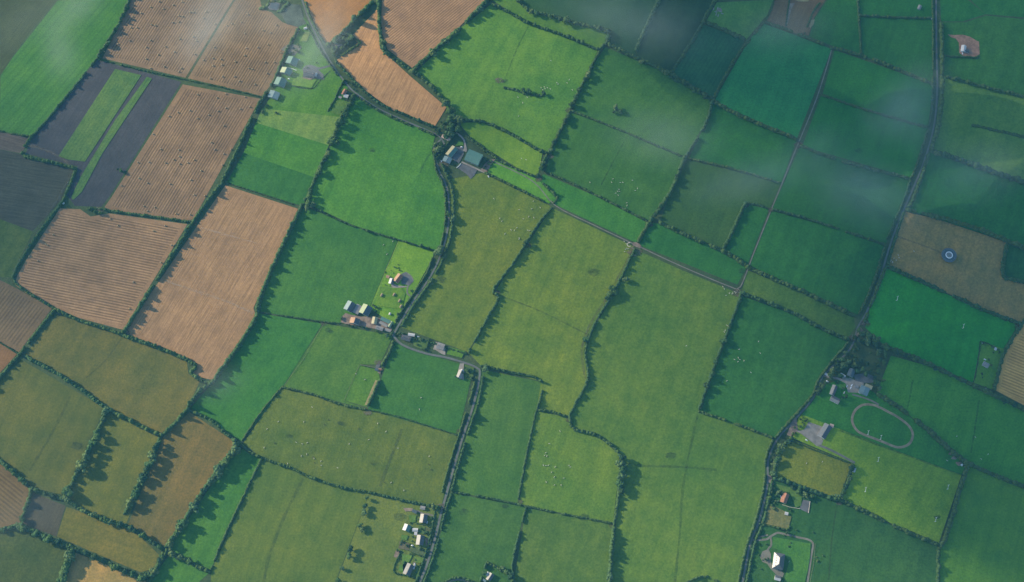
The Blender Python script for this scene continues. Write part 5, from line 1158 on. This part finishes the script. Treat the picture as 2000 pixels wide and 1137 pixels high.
wall_run('fence','wooden fence of the mown paddock',[(702,714),(688,745),(672,783)],1.3,0,'wood','fence',4)
wall_run('fence','pale rail fence round the fenced garden of the grey bungalow',[(1917,668),(1910,700),(1901,744)],1.3,0,'wood','fence',4)
wall_run('fence','long fence round the gravel path lawn',[(1592,1062),(1589,1100),(1582,1137)],1.3,0,'wood','fence',4)

# ------------------------------------------------------------------ round navigation beacon
def beacon(px):
    p = P(*px); t = empty('radio_beacon', p); tag(t, "round beacon with a white ring on a blue grey disc in the heathy field", "beacon")
    def ring(r0, r1, z0, z1, n=48):
        V = []; F = []
        for i in range(n):
            a = 2*PI*i/n; c, s = math.cos(a), math.sin(a); V += [(r0*c,r0*s,z0),(r1*c,r1*s,z0),(r1*c,r1*s,z1),(r0*c,r0*s,z1)]
        for i in range(n):
            j = (i+1) % n
            for k in range(4): F.append((4*i+k, 4*j+k, 4*j+(k+1)%4, 4*i+(k+1)%4)[::-1])
        return V, F
    def disc(r, z0, z1, n=48):
        m = MB(); m.prism([(r*math.cos(2*PI*i/n), r*math.sin(2*PI*i/n)) for i in range(n)], z0, z1); return m
    disc(13.5, 4.2, 4.5).build('disc_deck', M['bluegrey'], t)
    for r in (12.8, 10.8):
        m = MB(); m.add(*ring(r, r + .35, 4.52, 4.8)); m.build('deck_ring', M['greyroof'], t)
    m = MB(); m.add(*ring(5.2, 6.3, 4.52, 5.6)); m.build('white_ring', M['paint'], t)
    c = disc(5.1, 4.52, 4.9); c.build('centre_roof', M['greyroof'], t)
    c = MB(); c.tube((0,0,4.9),(0,0,6.6), 1.3, 12, .5); c.build('antenna_dome', M['tealroof'], t)
    for i in range(12):
        m = MB(); a = 2*PI*i/12; m.tube((12.4*math.cos(a), 12.4*math.sin(a), -.2), (12.4*math.cos(a), 12.4*math.sin(a), 4.2), .25, 6); m.build('support_leg', M['steel'], t)
    disc(6.2, -.1, 4.2, 24).build('hut_wall', M['grey_wall'], t)
beacon((1852, 500))

# ------------------------------------------------------------------ round bales
def bale_mesh():
    V = []; F = []; n = 20; prof = [(-.62,0),(-.62,.66),(-.55,.76),(0,.80),(.55,.76),(.62,.66),(.62,0)]
    r_ = random.Random(3)
    for x, r in prof:
        for i in range(n):
            a = 2*PI*i/n; rr = r * (1 + r_.uniform(-.02,.02)); V.append((x, rr*math.cos(a), .78 + rr*math.sin(a)*.98))
    for k in range(len(prof)-1):
        for i in range(n): j=(i+1)%n; F.append((k*n+i, k*n+j, (k+1)*n+j, (k+1)*n+i))
    me = bpy.data.meshes.new('round_bale'); me.from_pydata([(x*1.25,y*1.15,z*1.15) for x,y,z in V], [], F); me.materials.append(M['straw']); me.update()
    me.polygons.foreach_set("use_smooth", [True]*len(me.polygons)); return me
BM = bale_mesh()
A3=[(775,98),(825,78),(880,42),(930,10),(955,52),(1012,30),(1065,12),(1110,72),(1130,72),(1205,70),(1045,92),(1068,97),(1190,108),(1010,132),(1045,128),(1255,140),(885,145),(908,150),(765,162),(800,162),(1130,215),(1148,240),(1050,228),(880,237),(758,238),(690,258),(855,277),(967,273),(1020,305),(1140,318),(925,320),(610,303),(855,345),(960,390),(1060,400),(1045,420),(880,400)]
A4=[(1410,130),(1325,150),(1355,140),(1448,85),(1252,277),(1190,352),(1245,342),(1292,347),(1298,380),(1245,385),(1440,282),(1430,325),(1375,362),(1455,400),(1475,405),(1300,448),(1400,475),(1230,460),(1370,448),(1430,197),(1490,495),(1616,148),(1538,178),(1581,192),(1566,262),(1506,278),(1644,310),(1551,365),(1604,365),(1561,430)]
A6=[(1155,553),(1268,572),(1432,568),(1320,550),(1320,632),(1405,638),(1460,625),(1040,658),(1110,647),(1275,650),(988,680),(1220,672),(1155,693),(1308,735),(895,785),(1235,833),(1255,875),(1350,875),(940,873),(1045,876),(1308,900),(1048,915),(1015,933),(1135,935),(805,950),(870,948),(967,952),(1050,957),(1098,952),(1300,965),(1175,998),(812,1042),(1115,1052),(862,1070),(710,1085),(993,1075),(840,1205),(905,1212),(862,1234),(1030,1249),(1112,1255),(1148,1242),(1198,1145),(1135,1139)]
B1=[(645,1279),(690,1319),(898,1350),(312,1372),(268,1429),(278,1434),(1003,1434),(1018,1434),(940,1535),(222,1525),(172,1499),(780,1649),(758,1805),(965,1320)]
for lst, f in ((A3,'a3'),(A4,'a4'),(A6,'a6'),(B1,'b1')):
    for x, y in T(0, 0, 2.992, lst):
        o = link('round_bale', BM); o.location = P(x, y); o.rotation_euler = (0, 0, rng.uniform(0, PI)); o.scale = (1.25,)*3
        tag(o, f"round straw bale lying on the {FN[f]}", "bale", f"round bales on the {FN[f]}")

# ------------------------------------------------------------------ grazing cattle
def cow_mesh(name, m, graze=True, seed=0):
    V = []; F = []
    def loft(rings, n=10):
        b = len(V)
        for (x, y, z, ry, rz) in rings:
            for i in range(n):
                a = 2*PI*i/n; V.append((x, y + ry*math.cos(a), z + rz*math.sin(a)))
        for k in range(len(rings)-1):
            for i in range(n): j=(i+1)%n; F.append((b+k*n+i, b+k*n+j, b+(k+1)*n+j, b+(k+1)*n+i))
        F.append(tuple(b+i for i in range(n))[::-1]); F.append(tuple(b+(len(rings)-1)*n+i for i in range(n)))
    hz = .45 if graze else 1.5
    loft([(-1.05,0,1.12,.12,.16),(-.95,0,1.08,.30,.34),(-.6,0,1.02,.36,.40),(-.1,0,.95,.40,.46),(.4,0,.98,.37,.44),(.75,0,1.08,.28,.38),
          (.95,0,1.12,.18,.28),(1.2,0,(1.12+hz)/2+.1,.13,.19),(1.4,0,hz+.15,.13,.16),(1.62,0,hz,.11,.13),(1.85,0,hz-.12,.07,.08)])
    for x, s in ((-.8,1),(-.8,-1),(.65,1),(.65,-1)):
        bend = -.08 if x < 0 else .05; b = len(V); n = 6
        for (dx, z, r) in ((0,.95,.15),(bend,.5,.085),(0,.12,.06),(.04,0,.08)):
            for i in range(n): a=2*PI*i/n; V.append((x+dx+r*math.cos(a), s*.24+r*.8*math.sin(a), z))
        for k in range(3):
            for i in range(n): j=(i+1)%n; F.append((b+k*n+i, b+k*n+j, b+(k+1)*n+j, b+(k+1)*n+i))
    b = len(V); V.extend([(-1.1,-.03,1.25),(-1.1,.03,1.25),(-1.2,0,.5)]); F.append((b,b+1,b+2))
    for s in (-1,1):
        b = len(V); V.extend([(1.42,s*.1,hz+.25),(1.5,s*.1,hz+.22),(1.42,s*.34,hz+.24),(1.44,s*.2,hz+.16)]); F.extend([(b,b+1,b+2),(b,b+3,b+1),(b+1,b+3,b+2)])
    me = bpy.data.meshes.new(name); me.from_pydata(V, [], F); me.materials.append(m); me.update(); return me
CW = [cow_mesh('cow', M['hide']), cow_mesh('cow', M['hide'], False), cow_mesh('cow', M['hidedark'])]
def herd(pts, f, dark=0.0, what="cream"):
    for x, y in pts:
        k = 2 if rng.random() < dark else rng.randrange(2)
        o = link('cow', CW[k]); o.location = P(x, y); o.rotation_euler = (0,0,rng.uniform(0,2*PI)); o.scale = (1.15,)*3
        tag(o, f"{'dark' if k == 2 else 'cream'} cow {'standing' if k == 1 else 'grazing'} in the {FN[f]}", "cow", f"cattle in the {FN[f]}")
herd(T(1000,0,2.992,[(227,357),(262,485),(270,493),(322,487),(335,467),(352,527),(170,515),(190,510),(193,520),(207,515),(225,522),(180,527),(63,603),(90,570),(38,680),(35,570)]),'f3')
herd(T(1000,0,2.992,[(455,1067),(590,1047),(582,1067),(632,1068),(647,1067),(703,1055),(733,1103),(720,1115),(617,1120),(628,1120),(607,1130),(625,1108)]),'f1')
herd(T(1000,0,2.992,[(55,927),(82,935)]),'k2')
herd(T(500,380,2.992,[(1425,140),(1437,157),(1390,25),(1455,230),(1490,208)])+T(1000,380,2.992,[(125,40),(42,90),(115,85),(165,78),(98,130),(128,137),(66,143),(28,195),(15,210),(92,210),(103,213),(148,182),(42,262),(42,255)]),'d9')
herd(T(500,380,2.992,[(745,295),(765,350),(800,275)]),'j9')
herd(T(1000,380,2.992,[(655,275),(668,290),(670,315),(678,318),(657,335),(664,321)]),'e1')
herd(T(1000,380,2.992,[(1232,540),(1240,553),(1300,570),(1308,575),(1290,577),(1285,582),(1270,578),(1250,590),(1330,575),(1335,597),(1255,765),(1262,770),(1245,795),(1240,805),(1018,885)]),'e2')
herd(T(1000,380,2.992,[(1328,905),(1440,860),(1450,928),(1322,955),(1355,972),(1330,965),(1320,978),(1300,965),(1395,1040),(1255,1090)]),'e3')
herd(T(1000,380,2.992,[(670,50),(620,5),(672,65)]),'f1')
herd(T(1500,380,2.992,[(760,355),(712,370),(735,375),(748,385),(720,385),(728,395),(852,332),(725,397),(765,370),(715,392)]),'h6')
herd(T(500,757,2.992,[(328,115),(400,217),(280,200),(422,190),(600,242),(545,330),(660,305),(712,210),(760,257),(300,323),(235,320),(270,330),(297,390),(265,400),(333,407),(340,415),(342,440),(380,430),(382,455),(478,470),(830,355),(1010,450),(1012,403),(1025,480),(865,602),(750,555),(790,555),(110,325),(48,352),(65,243),(130,200),(185,445)]),'d2',.2)
herd(T(500,757,2.992,[(955,128),(965,60)]),'d1')
herd(T(1000,757,2.992,[(280,255),(217,328),(197,382),(190,398),(203,402),(183,455),(197,457),(212,455),(252,465),(333,455),(340,465),(232,495),(247,523),(302,530),(200,553),(248,570),(287,570)]),'d6')
herd(T(1500,757,2.992,[(1285,390),(1245,418),(1210,290),(1102,285)]),'i2')
herd(T(1500,757,2.992,[(1045,427)]),'i4')
herd(T(670,690,9.48,[(240,385),(405,490)]),'c9')
herd([(795,965),(1575,905),(1606,902)][1:],'i6')

# ------------------------------------------------------------------ goals, trough, cars, heaps
def goal(px, lb):
    p, a = frame(px, (.25, -.97)); t = empty('goal_post', p, a); tag(t, lb, "goal")
    for x in (-3.6, 3.6):
        m = MB(); m.tube((x,0,-.2),(x,0,6.5),.22,8); m.build('upright', M['paint'], t)
    m = MB(); m.tube((-3.6,0,2.5),(3.6,0,2.5),.2,8); m.build('crossbar', M['paint'], t)
    m = MB(); 
    for x in (-3.6, 3.6): m.tube((x,0,2.4),(x,2.2,.1),.1,6)
    m.tube((-3.6,2.2,.12),(3.6,2.2,.12),.12,6); m.build('net_frame', M['paint'], t)
goal((1715,898),"white goal nearest the riding track on the bright sports field")
goal((1690,957),"white goal nearest the white container on the sports field")
goal((1851,952),"white goal beside the tall hedge on the bright sports field")
goal((1827,1015),"lowest white goal on the bright sports field")
goal((1752,584),"white goal near the long dark lane on the pitch field")
goal((1881,638),"white goal near the grey bungalow on the pitch field")
goal((1695,846),"small white jump frame inside the riding track near its bend")
goal((1720,855),"small white jump frame inside the riding track near its straight")

def trough():
    p = P(1229, 478); t = MB(); n = 16
    for i in range(n):
        a0 = PI * .35 + i * 1.35 * PI / n; a1 = a0 + 1.35 * PI / n
        for r0, r1 in ((3.0, 4.1),):
            pts = [(r0*math.cos(a0), r0*math.sin(a0)), (r1*math.cos(a0), r1*math.sin(a0)), (r1*math.cos(a1), r1*math.sin(a1)), (r0*math.cos(a1), r0*math.sin(a1))]
            t.prism(pts, 0, .9)
    o = t.build('feed_trough', M['cream']); o.location = p; tag(o, "curved cream feed trough where the pale tracks meet", "trough")
trough()
def car(px, lb, col, dirv):
    p, a = frame(px, dirv); t = empty('parked_car', p, a); tag(t, lb, "car")
    b = MB(); prof = [(-2.1,.35),(-2.15,.8),(-1.9,.95),(-1.5,1.0),(-1.1,1.45),(.3,1.48),(1.0,1.0),(1.9,.9),(2.15,.7),(2.1,.35)]
    n = len(prof); V = [(x, -.85, z) for x, z in prof] + [(x, .85, z) for x, z in prof]
    b.add(V, [tuple(range(n)), tuple(range(2*n-1, n-1, -1))] + [(i, n+i, n+(i+1)%n, (i+1)%n) for i in range(n)]); b.build('body', M[col], t)
    g = MB(); g.box(-1.05,.55,-.87,.87,1.02,1.38); g.build('side_window', M['glass'], t)
    for x in (-1.35, 1.35):
        for y in (-.82, .82):
            w_ = MB(); w_.tube((x,y-.11,.34),(x,y+.11,.34),.34,12); w_.build('wheel', M['rubber'], t)
car((573,163.5) if 0 else (583.5,117),"white van parked beside the topmost green shed",'carwhite',(1,.3))
car((564.5,154.5),"white car parked between the second and third green sheds",'carwhite',(.9,.3))
car((902,287.5),"white car parked beside the pale barn apron",'carwhite',(1,.1))
car((862,315.5),"white car parked below the square green shed",'carwhite',(.3,.95))
car((954,345),"white car parked at the foot of the concrete passage",'carwhite',(.5,.8))
car((1654,754.5),"pale blue van parked on the grass by the farmyard",'carsilver',(.4,-.9))
car((1648.5,767),"silver car parked beside the white gabled house",'carsilver',(.4,-.9))
car((1663.5,752.5),"white car parked on the concrete farmyard",'carwhite',(.6,-.8))
car((1661.5,757.5),"cream car parked below the white one on the farmyard",'carwhite',(.6,-.8))
car((1575,860),"small white car on the gravel car park edge",'carwhite',(.8,.5))
car((822,1020) if 0 else (834.5,1020.5),"silver car parked beside the topmost cottage",'carsilver',(.3,-.95))
car((805.5,1065.5),"white car parked by the middle cottage garden",'carwhite',(1,.2))
car((1525,970.5),"white car parked beside the red roofed house",'carwhite',(.4,.9))
car((1529,973),"second white car close to the red roofed house wall",'carwhite',(.4,.9))
car((1879.5,105),"white van parked below the pale new house",'carwhite',(.3,.9))
car((1912,671.5) if 0 else (1920,671),"white car parked in the top corner of the bungalow garden",'carwhite',(1,0))
car((1923.5,702.5),"white car parked above the grey bungalow",'carwhite',(.9,.4))
car((817,658),"silver car parked beside the bright white garage",'carsilver',(.9,.3))
car((1615.5,745),"cream car parked by the gate lodge",'carwhite',(.9,.4))

def heap(px, r, h, m, lb, name='earth_heap'):
    import bmesh
    bm = bmesh.new(); bmesh.ops.create_icosphere(bm, subdivisions=3, radius=1)
    r_ = random.Random(int(px[0]))
    for v in bm.verts:
        a = math.atan2(v.co.y, v.co.x); k = 1 + .2*math.sin(3*a+px[0]) + r_.uniform(-.09,.09); v.co.x *= r*k; v.co.y *= r*.7*k; v.co.z = max(-.1, v.co.z*h*(1+r_.uniform(-.15,.15)))
    me = bpy.data.meshes.new(name); bm.to_mesh(me); bm.free(); me.materials.append(M[m]); o = link(name, me); o.location = P(*px); tag(o, lb, "heap")
heap(T(1830,860,16.24,[(450,430)])[0],4,2,'mud',"cream topped rubble heap by the hedge corner")
heap(T(1830,860,16.24,[(540,560)])[0],4.5,2.2,'wood',"grey brushwood heap by the hedge corner")
heap(T(1830,860,16.24,[(690,740)])[0],5,2.4,'mud',"reddish rubble heap by the hedge corner")
heap(T(1830,860,16.24,[(780,780)])[0],3,1.6,'paint',"small white rubble heap by the hedge corner")
heap(T(670,690,9.48,[(690,310)])[0],3.5,2,'redroof',"orange earth heap in the paddock corner")
heap((531,3),7,3,'weeds',"grassy bank beside the slurry pit")
heap((273.5/2.0+360,20) if 0 else (1405,20),6,1.6,'wood',"grey timber heap on the dull plot")
for i, (x, y) in enumerate([(1394,18),(1398,24),(1402,17),(1406,23),(1399,29),(1410,27),(1403,31)]):
    p, a = frame((x, y), (1,.3) if i % 2 else (.3,-1)); m = MB(); m.tube((-2.6,0,.5),(2.6,0,.5),.5,8); m.tube((-2.4,.9,.5),(2.7,.9,.5),.48,8); m.tube((-2.5,.4,1.3),(2.5,.4,1.3),.45,8)
    o = m.build('log_stack', M['paleslate']); o.location = p; o.rotation_euler = (0,0,a); tag(o, "pale grey log stack on the dull plot by the top hedge", "log stack", "log stacks on the dull plot")

# pit banks
ribbon_b = [(T(500,0,9.09,[(80,160),(190,130),(250,10)]), "bright grass bank on the stubble side of the pit"), (T(500,0,9.09,[(400,210),(470,180),(560,60),(420,30)]), "ochre grass bank on the yard side of the pit")]
for px, lb in ribbon_b:
    hedge('', '', 1.6, 5, px, lab=lb, name="grass_bank")["category"] = "bank"
yard(T(500,0,9.09,[(200,130),(255,10),(430,70),(400,190),(250,180)]), 'yard', "dark slurry pit surface")
B('slurry_cover','flat blue cover lying over the slurry pit',T(500,0,9.09,[(325,110)])[0],16,14,(.95,.3),'bluegrey','grey_wall',1.2,.1,'cover')
# ------------------------------------------------------------------ air, thin mist and unseen shading clouds
def vol_mat(name, col, dens, aniso=0.2):
    m = bpy.data.materials.new(name); m.use_nodes = True; nt = m.node_tree; nt.nodes.remove(nt.nodes["Principled BSDF"])
    v = nt.nodes.new("ShaderNodeVolumePrincipled"); v.inputs["Color"].default_value = (*col, 1); v.inputs["Density"].default_value = dens
    v.inputs["Anisotropy"].default_value = aniso
    nt.links.new(v.outputs[0], nt.nodes["Material Output"].inputs["Volume"]); return m
hz = MB(); hz.box(-9400, 9400, -9400, 9400, -1.0, HGT + 30)
tag(hz.build('haze', vol_mat("haze_air", (0.16, 0.60, 1.0), 2.8e-5, 0.0)), "pale blue haze filling the air over the fields", kind="stuff")

def puff(name, c, rad, rz, mat, label, seed):
    """one smooth uneven lump of thin cloud, a closed volume"""
    import bmesh
    bm = bmesh.new(); bmesh.ops.create_icosphere(bm, subdivisions=3, radius=1); r_ = random.Random(seed); ph = [r_.uniform(0, 6) for _ in range(4)]
    for v in bm.verts:
        a = math.atan2(v.co.y, v.co.x); k = 1 + .12 * math.sin(2*a+ph[0]) + .09 * math.sin(3*a+ph[1]) + .06 * math.sin(5*a+ph[2])
        v.co = Vector((v.co.x * rad[0] * k, v.co.y * rad[1] * k, v.co.z * rad[2]))
    me = bpy.data.meshes.new(name); bm.to_mesh(me); bm.free(); me.materials.append(mat); me.polygons.foreach_set("use_smooth", [True]*len(me.polygons))
    o = link(name, me); o.location = c; o.rotation_euler = (0, 0, rz); tag(o, label, kind="stuff"); return o

def shade_cloud(px, z, rad, rz, taus, label, seed):
    """a thin cloud high in the sky, on the sun's line from the ground it shades: nested lumps, thin at its rim"""
    g = P(*px); c = g + SUN * (z / SUN.z)  # unseen cloud set towards the sun so its shade falls here
    for q, (k, tau) in enumerate(zip((1.0, 0.86, 0.72, 0.57, 0.42), taus)):
        r = tuple(x * k for x in rad)
        s = 2 / math.sqrt((math.cos(SUN_EL) / r[0])**2 + (math.sin(SUN_EL) / r[2])**2)
        puff('cloud', c, r, rz + q * .5, vol_mat("shade_cloud_vapour", (.98, .98, .98), tau / s, 0.5), label, seed + q)
shade_cloud((2020, 250), 3600, (1060, 860, 180), 0.3, (.28, .28, .28, .28, .28), "broad thin unseen cloud added to shade the fields by the long lane", 1)
shade_cloud((1385, 70), 3200, (250, 150, 60), -0.3, (.2,) * 5, "small thin unseen cloud added to shade the top plots", 20)
shade_cloud((2100, 900), 4100, (420, 420, 110), 0.0, (.18,) * 5, "thin unseen cloud added to shade the deep green corner field", 40)
shade_cloud((-10, 420), 3200, (300, 300, 80), 0.2, (.18,) * 5, "small thin unseen cloud added to darken the blue grey field", 60)

def wisp(px, z, rad, rz, tau, label, seed):
    """thin vapour, ragged inside and fading out to nothing at its edge"""
    rad = (rad[0] * 1.35, rad[1] * 1.35, rad[2])
    m = vol_mat("mist_vapour", (.84, .95, 1.0), 1.0, 0.2); nt = m.node_tree
    v = [n for n in nt.nodes if n.bl_idname == "ShaderNodeVolumePrincipled"][0]
    tc = N(nt, "ShaderNodeTexCoord"); s = N(nt, "ShaderNodeVectorMath", operation='MULTIPLY'); nt.links.new(tc.outputs["Object"], s.inputs[0])
    s.inputs[1].default_value = (1 / rad[0], 1 / rad[1], 1 / rad[2])
    ln = N(nt, "ShaderNodeVectorMath", operation='LENGTH'); nt.links.new(s.outputs[0], ln.inputs[0])
    fall = rampf(nt, ln.outputs["Value"], 0.95, 0.15); fall = math_n(nt, 'MULTIPLY', fall, fall)
    nz_ = streak(nt, wpos(nt), Vector((0.8, 0.6, 0)), 0.008, 0.016, 5.0)
    den = math_n(nt, 'MULTIPLY', fall, rampf(nt, nz_, 0.36, 0.66, 0.0, 1.6))
    nt.links.new(math_n(nt, 'MULTIPLY', den, tau * 1.9 / (2 * rad[2])), v.inputs["Density"])
    c = P(px[0], px[1], z); puff('mist', c, rad, rz, m, label, seed)
WS = [((425,25),420,(130,75,40),.9,.30,"pale mist wisp over the striped stubble"),((395,75),380,(80,40,30),1.2,.18,"thin mist tail over the striped stubble"),
 ((630,60),450,(110,60,40),1.2,.28,"mist wisp over the upper farm lane"),((600,125),420,(120,60,40),.8,.16,"mist veil over the green sheds"),
 ((150,15),450,(90,50,35),.9,.15,"mist wisp over the drilled green field"),((118,100),430,(45,80,30),.3,.15,"thin mist tail over the drilled green field"),
 ((540,40),450,(80,70,40),.2,.16,"mist veil over the slurry pit"),
 ((1765,205),500,(120,60,45),.8,.30,"mist patch over the pale misted field"),((1690,370),480,(130,80,45),-.4,.32,"mist patch over the misty emerald field"),
 ((1480,345),500,(140,50,40),.3,.26,"thin mist over the emerald field"),((1230,40),520,(170,70,45),-.3,.24,"thin mist over the dim top pasture"),
 ((1900,340),520,(120,70,45),.3,.24,"mist patch over the long dim field"),((1600,275),480,(70,40,30),.2,.12,"thin mist where the pale track meets the hedge"),
 ((60,30),480,(140,60,45),.8,.07,"mist veil over the hazy corner field"),((1530,60),520,(130,60,40),.2,.12,"mist veil over the stony plot"),
 ((1300,270),500,(130,70,40),-.2,.2,"thin mist over the copse pasture"),((10,1010),450,(130,60,50),.3,.06,"mist over the misty bottom pasture"),
 ((430,750),420,(60,40,30),.3,.10,"faint mist at the tip of the orange stubble"),((1800,260),500,(60,90,40),.1,.14,"mist over the long dark lane")]
for i, (p_, z, r_, a_, t_, l_) in enumerate(WS): wisp(p_, 60 + z * 0.12, (r_[0], r_[1], 24), a_, t_ * (1.1 if p_[0] > 1100 else 1.0), l_, 30 + i)
